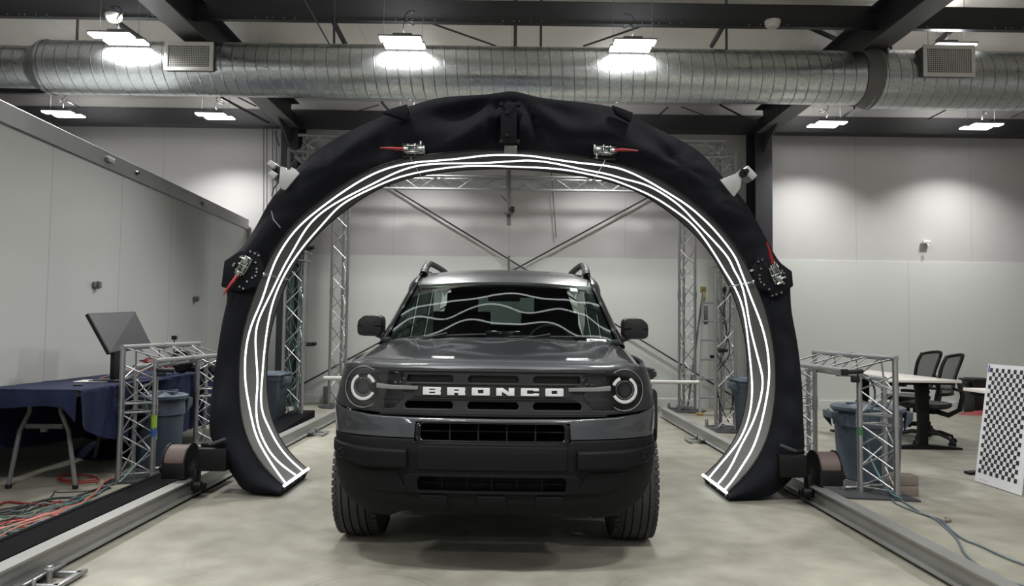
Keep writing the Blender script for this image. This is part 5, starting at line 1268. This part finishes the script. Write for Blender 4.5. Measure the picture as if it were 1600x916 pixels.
def square_bin(x0, x1, y0, y1, H_, lab, mm=None, lid_=None):
    r = thing('square_bin', lab, 'bin', ((x0+x1)/2, (y0+y1)/2, 0)); mm = mm or M['bin']
    cx, cy = (x0+x1)/2, (y0+y1)/2; hx, hy = (x1-x0)/2, (y1-y0)/2
    def sec(z, k): return [(cx+sx*hx*k, cy+sy*hy*k, z) for sx, sy in ((-1, -1), (1, -1), (1, 1), (-1, 1))]
    g = G(); vs = sec(0, .82)+sec(H_*.9, .95)+sec(H_*.9, .99)+sec(H_, 1.0); g.add(vs, [(0, 1, 2, 3)]+[(4*k+i, 4*k+(i+1) % 4, 4*k+4+(i+1) % 4, 4*k+4+i) for k in range(3) for i in range(4)]+[(12, 13, 14, 15)])
    b_ = g.build('body', mm, r, bevel=.02, smooth=True)
    g = G(); g.box((cx, cy, H_+.012), (2*hx+.05, 2*hy+.05, .026)); g.box((cx, cy, H_+.028), (2*hx-.06, 2*hy-.06, .02)); l = g.build('lid', lid_ or lidm, r, bevel=.012)
    g = G(); g.prism([(cx-hx*.6, .12), (cx+hx*.55, .12), (cx+hx*.6, H_*.7), (cx-hx*.65, H_*.7)], y0+hy*.09, y0+hy*.04, lambda a, z, h: (a, h+(.82-.95)*0+hy*.14*(1-z/H_), z)); g.build('front_panel', mm, r, bevel=.01)
    for s in (-1, 1):
        g = G(); g.prism([(0, H_-.01), (.10, H_-.02), (.10, H_-.09), (0, H_-.16)], cy-.09, cy+.09, lambda a, z, h: (cx+s*(hx+a-.03), h, z)); g.build('handle', mm, r, bevel=.008)
    return r
square_bin(-3.12, -2.66, 8.35, 8.82, .63, 'blue grey square bin seen through the left side of the arch')
square_bin(2.74, 3.2, 8.42, 8.9, .62, 'blue grey square bin seen through the right side of the arch')
square_bin(1.98, 2.22, 11.0, 11.3, .60, 'slim dark bin against the back wall behind the car', mat('dark green grey bin', (62, 70, 68), .5), mat('dark green grey lid', (48, 56, 54), .5))
bk = mat('black bin liner', (24, 26, 30), .35, bump=.4, bscale=14)
p0 = P(1522, 640, 11.0)
square_bin(p0.x, p0.x+.32, 11.0, 11.32, .50, 'small black bin against the wall behind the right desks', bk, bk)
def redrag(u, v):
    a = 2*PI*u; r_ = 1-v; return (p0.x+.0+.35*r_*math.cos(a), 10.85+.12*r_*math.sin(a), .002+.05*(1-r_**2)*(1+.5*noise.noise(Vector((a, r_*4, 2)))))
g = G(); g.grid(redrag, 30, 8, closeu=True); tag(g.build('red_cloth', rb), 'bright red cloth strip on the floor by the black bin', 'cloth')
g = G(); g.grid(lambda u, v: (-2.75+.12*(1-v)*math.cos(2*PI*u), 7.1+.2*(1-v)*math.sin(2*PI*u), .002+.05*(1-(1-v)**2)), 20, 6, closeu=True); tag(g.build('red_rag', rb), 'small red rag on the floor behind the left cable reel', 'cloth')

# ------------------------------------------------------------------ desks, chairs, checkerboard
dsk = mat('pale desk laminate', (206, 202, 198), .4)
def desk(x0, x1, y0, y1, ends, lab):
    t = thing('standing_desk', lab, 'desk', ((x0+x1)/2, (y0+y1)/2, 0))
    g = G(); g.bb((x0, y0, .715), (x1, y1, .742)); g.build('desktop', dsk, t, bevel=.004)
    for (lx, ly, fx, fy) in ends:
        g = G(); g.bb((lx-.045, ly-.03, .03), (lx+.045, ly+.03, .46)); g.bb((lx-.055, ly-.04, .40), (lx+.055, ly+.04, .70)); l = g.build('leg', M['black_metal'], t, bevel=.004)
        g = G(); g.prism([(-1, 0), (1, 0), (1, .02), (.12, .045), (-.12, .045), (-1, .02)], -.04, .04, lambda a, z, h: (lx+(a*fx if fx else h), ly+(a*fy if fy else h), z)); g.build('foot', M['black_metal'], l)
        g = G(); g.box((lx, ly, .695), (2*fx*.8 if fx else .08, 2*fy*.8 if fy else .08, .035)); g.build('support_bar', M['black_metal'], l, bevel=.004)
    g = G(); g.bb(((x0+x1)/2-.04, y0+.3, .67), ((x0+x1)/2+.04, y1-.3, .71)); g.build('crossbar', M['black_metal'], t)
    return t
desk(3.92, 4.62, 7.30, 9.1, [(4.38, 7.60, .40, 0), (4.38, 8.85, .40, 0)], 'pale topped desk with black legs in front of the two mesh chairs')
desk(4.03, 5.6, 5.55, 6.36, [(4.32, 6.28, .32, 0), (5.3, 6.2, .28, 0)], 'pale topped desk behind the checkerboard panel')
meshm = mat('grey chair mesh', (92, 94, 96), .7)
m_ = meshm; nt = m_.node_tree; b_ = nt.nodes['Principled BSDF']; b_.inputs['Alpha'].default_value = .72
def chair(x, y, rot, lab, zs=.46):
    t = thing('office_chair', lab, 'chair', (x, y, 0), 'mesh office chairs')
    Mx = Matrix.Translation((x, y, 0)) @ Matrix.Rotation(rot, 4, 'Z')
    def B(g, name, mt, par=t, **k): g.v = [tuple(Mx @ Vector(v)) for v in g.v]; return g.build(name, mt, par, **k)
    g = G()     # seat: forward = +x
    def st(u, v):
        a = 2*PI*u; ex = 3; X = .25*math.copysign(abs(math.cos(a))**(2/ex), math.cos(a)); Y = .25*math.copysign(abs(math.sin(a))**(2/ex), math.sin(a))
        h = [(.0, -.035), (.9, -.035), (1.0, -.01), (.97, .02), (.85, .03), (0, .015)]; k_ = v*5; i = min(int(k_), 4); f = k_-i; r_ = lerp(h[i][0], h[i+1][0], f); z = lerp(h[i][1], h[i+1][1], f)
        xx = X*r_; return (xx+.02, Y*r_, zs+z-.5*max(0, xx-.12)**1.5)
    g.grid(st, 40, 15, closeu=True); B(g, 'seat', M['interior'], weld=True)
    bz0, bz1 = zs+.13, zs+.56
    def bk_(u, v, off=0):    # u across -1..1, v up 0..1
        w_ = lerp(.20, .26, min(v*1.4, 1))-.05*max(0, v-.85)/.15*.4
        return Vector((-.24-.10*v+.05*(u*u)+off-.05*math.sin(PI*v)*-.4, u*w_, lerp(bz0, bz1, v)-.02*u*u*v))
    loop = [bk_(1-2*i/10, 1) for i in range(11)]+[bk_(-1, 1-i/10) for i in range(1, 11)]+[bk_(-1+2*i/10, 0) for i in range(1, 11)]+[bk_(1, i/10) for i in range(1, 10)]
    g = G(); g.tube(loop, .019, 8, closed=True); B(g, 'back_frame', M['black_plastic'])
    g = G(); g.grid(lambda u, v: bk_(2*u-1, v), 12, 12); B(g, 'back_mesh', meshm)
    g = G(); g.tube([(-.05, 0, zs-.06), (-.22, 0, zs-.10), (-.33, 0, zs-.03), (-.36, 0, zs+.12), (-.32, 0, zs+.28)], [.03, .028, .026, .024, .02], 10)
    g.tube([(-.33, -.17, zs+.20), (-.36, 0, zs+.17), (-.33, .17, zs+.20)], .016, 8); B(g, 'back_support', M['black_plastic'])
    for s in (-1, 1):
        g = G(); g.tube([(-.02, s*.22, zs-.05), (-.02, s*.30, zs-.02), (-.04, s*.31, zs+.14)], [.02, .02, .018], 8); g.box((.0, s*.31, zs+.16), (.27, .08, .03)); B(g, 'armrest', M['black_plastic'], bevel=.01)
    g = G(); g.box((0, 0, zs-.07), (.22, .18, .05)); g.cyl((0, 0, .10), (0, 0, zs-.07), .028, 14); g.cyl((0, 0, .08), (0, 0, .24), .04, 14); B(g, 'gas_column', M['black_metal'], bevel=.004)
    g = G()
    for k in range(5):
        a = 2*PI*k/5+.3; c_, s_n = math.cos(a), math.sin(a); g.tube([(.03*c_, .03*s_n, .12), (.15*c_, .15*s_n, .125), (.29*c_, .29*s_n, .08)], [.026, .022, .016], 8)
    B(g, 'star_base', M['black_plastic'])
    for k in range(5):
        a = 2*PI*k/5+.3; c_, s_n = math.cos(a), math.sin(a); g = G()
        for w_ in (-.016, .016): g.cyl((.30*c_-s_n*(w_-.008), .30*s_n+c_*(w_-.008), .03), (.30*c_-s_n*(w_+.008), .30*s_n+c_*(w_+.008), .03), .03, 14)
        g.cyl((.30*c_, .30*s_n, .04), (.29*c_, .29*s_n, .085), .012, 8); B(g, 'caster', M['black_plastic'])
    return t
chair(4.66, 8.00, math.radians(130), 'black mesh office chair nearest the camera behind the desk', .43)
chair(4.88, 8.78, math.radians(125), 'black mesh office chair farther back, partly hidden by the other chair', .44)
# checkerboard panel leaning on the desk
bt = thing('checkerboard_panel', 'white panel with a black and white checker pattern leaning at the right edge', 'calibration panel', (3.9, 5.5, 0))
bx0, bx1, bH = 3.885, 4.02, .965; by0, by1 = 5.99, 5.46
dv_ = Vector((bx1-bx0, 0, bH)).normalized(); nv_ = Vector((-dv_.z, 0, dv_.x))
def bp_(a, b_, h): return Vector((bx0, by0-a, .004))+dv_*b_+nv_*h        # a along -y, b up
HT = math.hypot(bx1-bx0, bH)
def bslab(a0, a1, b0, b1, h0, h1):
    g = G(); g.prism([(a0, b0), (a1, b0), (a1, b1), (a0, b1)], h0, h1, bp_); return g
bslab(0, .53, 0, HT, -.006, .006).build('board', mat('white board', (205, 207, 212), .5), bt, smooth=False)
sq = .0347
def cells(par, nm, mt):
    g = G()
    for i in range(13):
        for j in range(25):
            if (i+j) % 2 == par:
                a = .030+i*sq; b0_ = .075+(24-j)*sq
                g.add([bp_(a, b0_, .0068), bp_(a+sq, b0_, .0068), bp_(a+sq, b0_+sq, .0068), bp_(a, b0_+sq, .0068)], [(0, 1, 2, 3)])
    return g
ck = cells(0, 'checker_print', 0).build('checker_print', mat('black print', (34, 35, 38), .5), bt, smooth=False); tag(ck, kind='stuff')
bslab(.008, .026, .905, .965, .0062, .0075).build('blue_sticker', mat('blue sticker', (70, 84, 140), .5), bt, smooth=False)
bslab(.05, .16, .022, .026, .0062, .0068).build('small_print', mat('grey print', (140, 142, 146), .5), bt, smooth=False)
# stacked blocks behind the right portal
for k, (lab) in enumerate(('brown grey block on the floor beside the right portal, lower of two', 'brown grey block stacked on another beside the right portal')):
    g = G(); g.box((2.99, 5.465, .038+.077*k), (.19, .11, .074), rz=.02*k-.02); tag(g.build('block', M['concrete_block'], bevel=.005), lab, 'block', 'stacked blocks')
# ladder
ld = thing('stepladder', 'aluminium stepladder standing by the back wall behind the truss', 'ladder', (3.1, 10.3, 0))
def rl_(x, z): return 10.35+.32*(z/1.85)
for s, xb, xt in ((-1, 2.76, 2.90), (1, 3.32, 3.20)):
    g = G(); g.tube([(xb, rl_(0, 0), .02), (xt, rl_(0, 1.85), 1.82)], .022, 4); g.build('front_rail', M['alu'], ld, smooth=False)
    g = G(); g.tube([(xb+(-s)*.0, 11.05, .02), (xt, 10.70, 1.75)], .018, 4); g.build('rear_rail', M['alu'], ld, smooth=False)
    g = G(); g.box((xb, rl_(0, 0), .02), (.09, .07, .04)); g.build('foot', mat('yellow foot', (150, 130, 55), .5), ld, bevel=.006)
    g = G(); g.box((xt, rl_(0, 1.85)-.0, 1.83), (.07, .1, .09)); g.cyl((xt, 10.6, 1.66), (xt, 10.62, 1.80), .02, 8); g.build('hinge_lock', M['black_plastic'] if s > 0 else mat('yellow lock', (120, 112, 60), .5), ld, bevel=.01)
    g = G(); g.box((xt+s*-.02, 10.6, 1.45), (.05, .06, .28)); g.build('slide_clip', M['steel_mid'], ld, bevel=.006)
for z in (.25, .52, .80, 1.08, 1.36, 1.63):
    t_ = z/1.82; g = G(); g.box((lerp(3.04, 3.05, t_), rl_(0, z), z), (lerp(.56, .32, t_), .07, .03)); g.build('rung', M['alu'], ld, bevel=.004)
g = G(); g.box((3.02, 10.48, .84), (.14, .05, .05)); tag(g.build('small_camera', M['black_plastic'], bevel=.008), 'small black camera clamped on a ladder rung', 'camera')
# outrigger stubs near truss feet and portal
for (px, py, h, par, lab) in ((1104, 668, .11, fr, 0), (1045, 640, .10, fr, 0), (1316, 768, .12, pr, 0)):
    c = F(px, py); g = G(); g.cyl(c, c+Vector((0, 0, h)), .022, 10); g.cyl(c+Vector((0, 0, .03)), c+Vector((.25 if par is not pr else .3, .02, .03)), .012, 8); g.box(c+Vector((.16, 0, .04)), (.08, .06, .05)); g.build('outrigger', M['alu_beam'], par, bevel=.003)
c = F(1304, 762); g = G()
for k in range(5): g.tube([c+Vector((-.05+.03*k, .05, .02)), c+Vector((-.04+.02*k, .0, .14+.02*(k % 2))), c+Vector((.0+.02*k, -.04, .10))], .008, 6)
g.build('clamp_bundle', M['chrome'], pr)
c = F(228, 742); g = G(); g.tube([(B_L := c)+Vector((.0, .1, .03)), c+Vector((.35, .35, .03))], .012, 8); g.cyl(c+Vector((.36, .36, 0)), c+Vector((.36, .36, .1)), .018, 8); g.build('outrigger', M['alu_beam'], pl)
# wall fitting at right
c = P(1447, 378, 11.4); g = G(); g.box(c, (.12, .06, .05)); g.cyl(c-Vector((.0, .05, .04)), c-Vector((0, .05, .09)), .015, 8); tag(g.build('wall_bracket', M['white'], bevel=.01), 'tiny white fitting on the right part of the back wall', 'bracket')
# tape / dust spots on floor
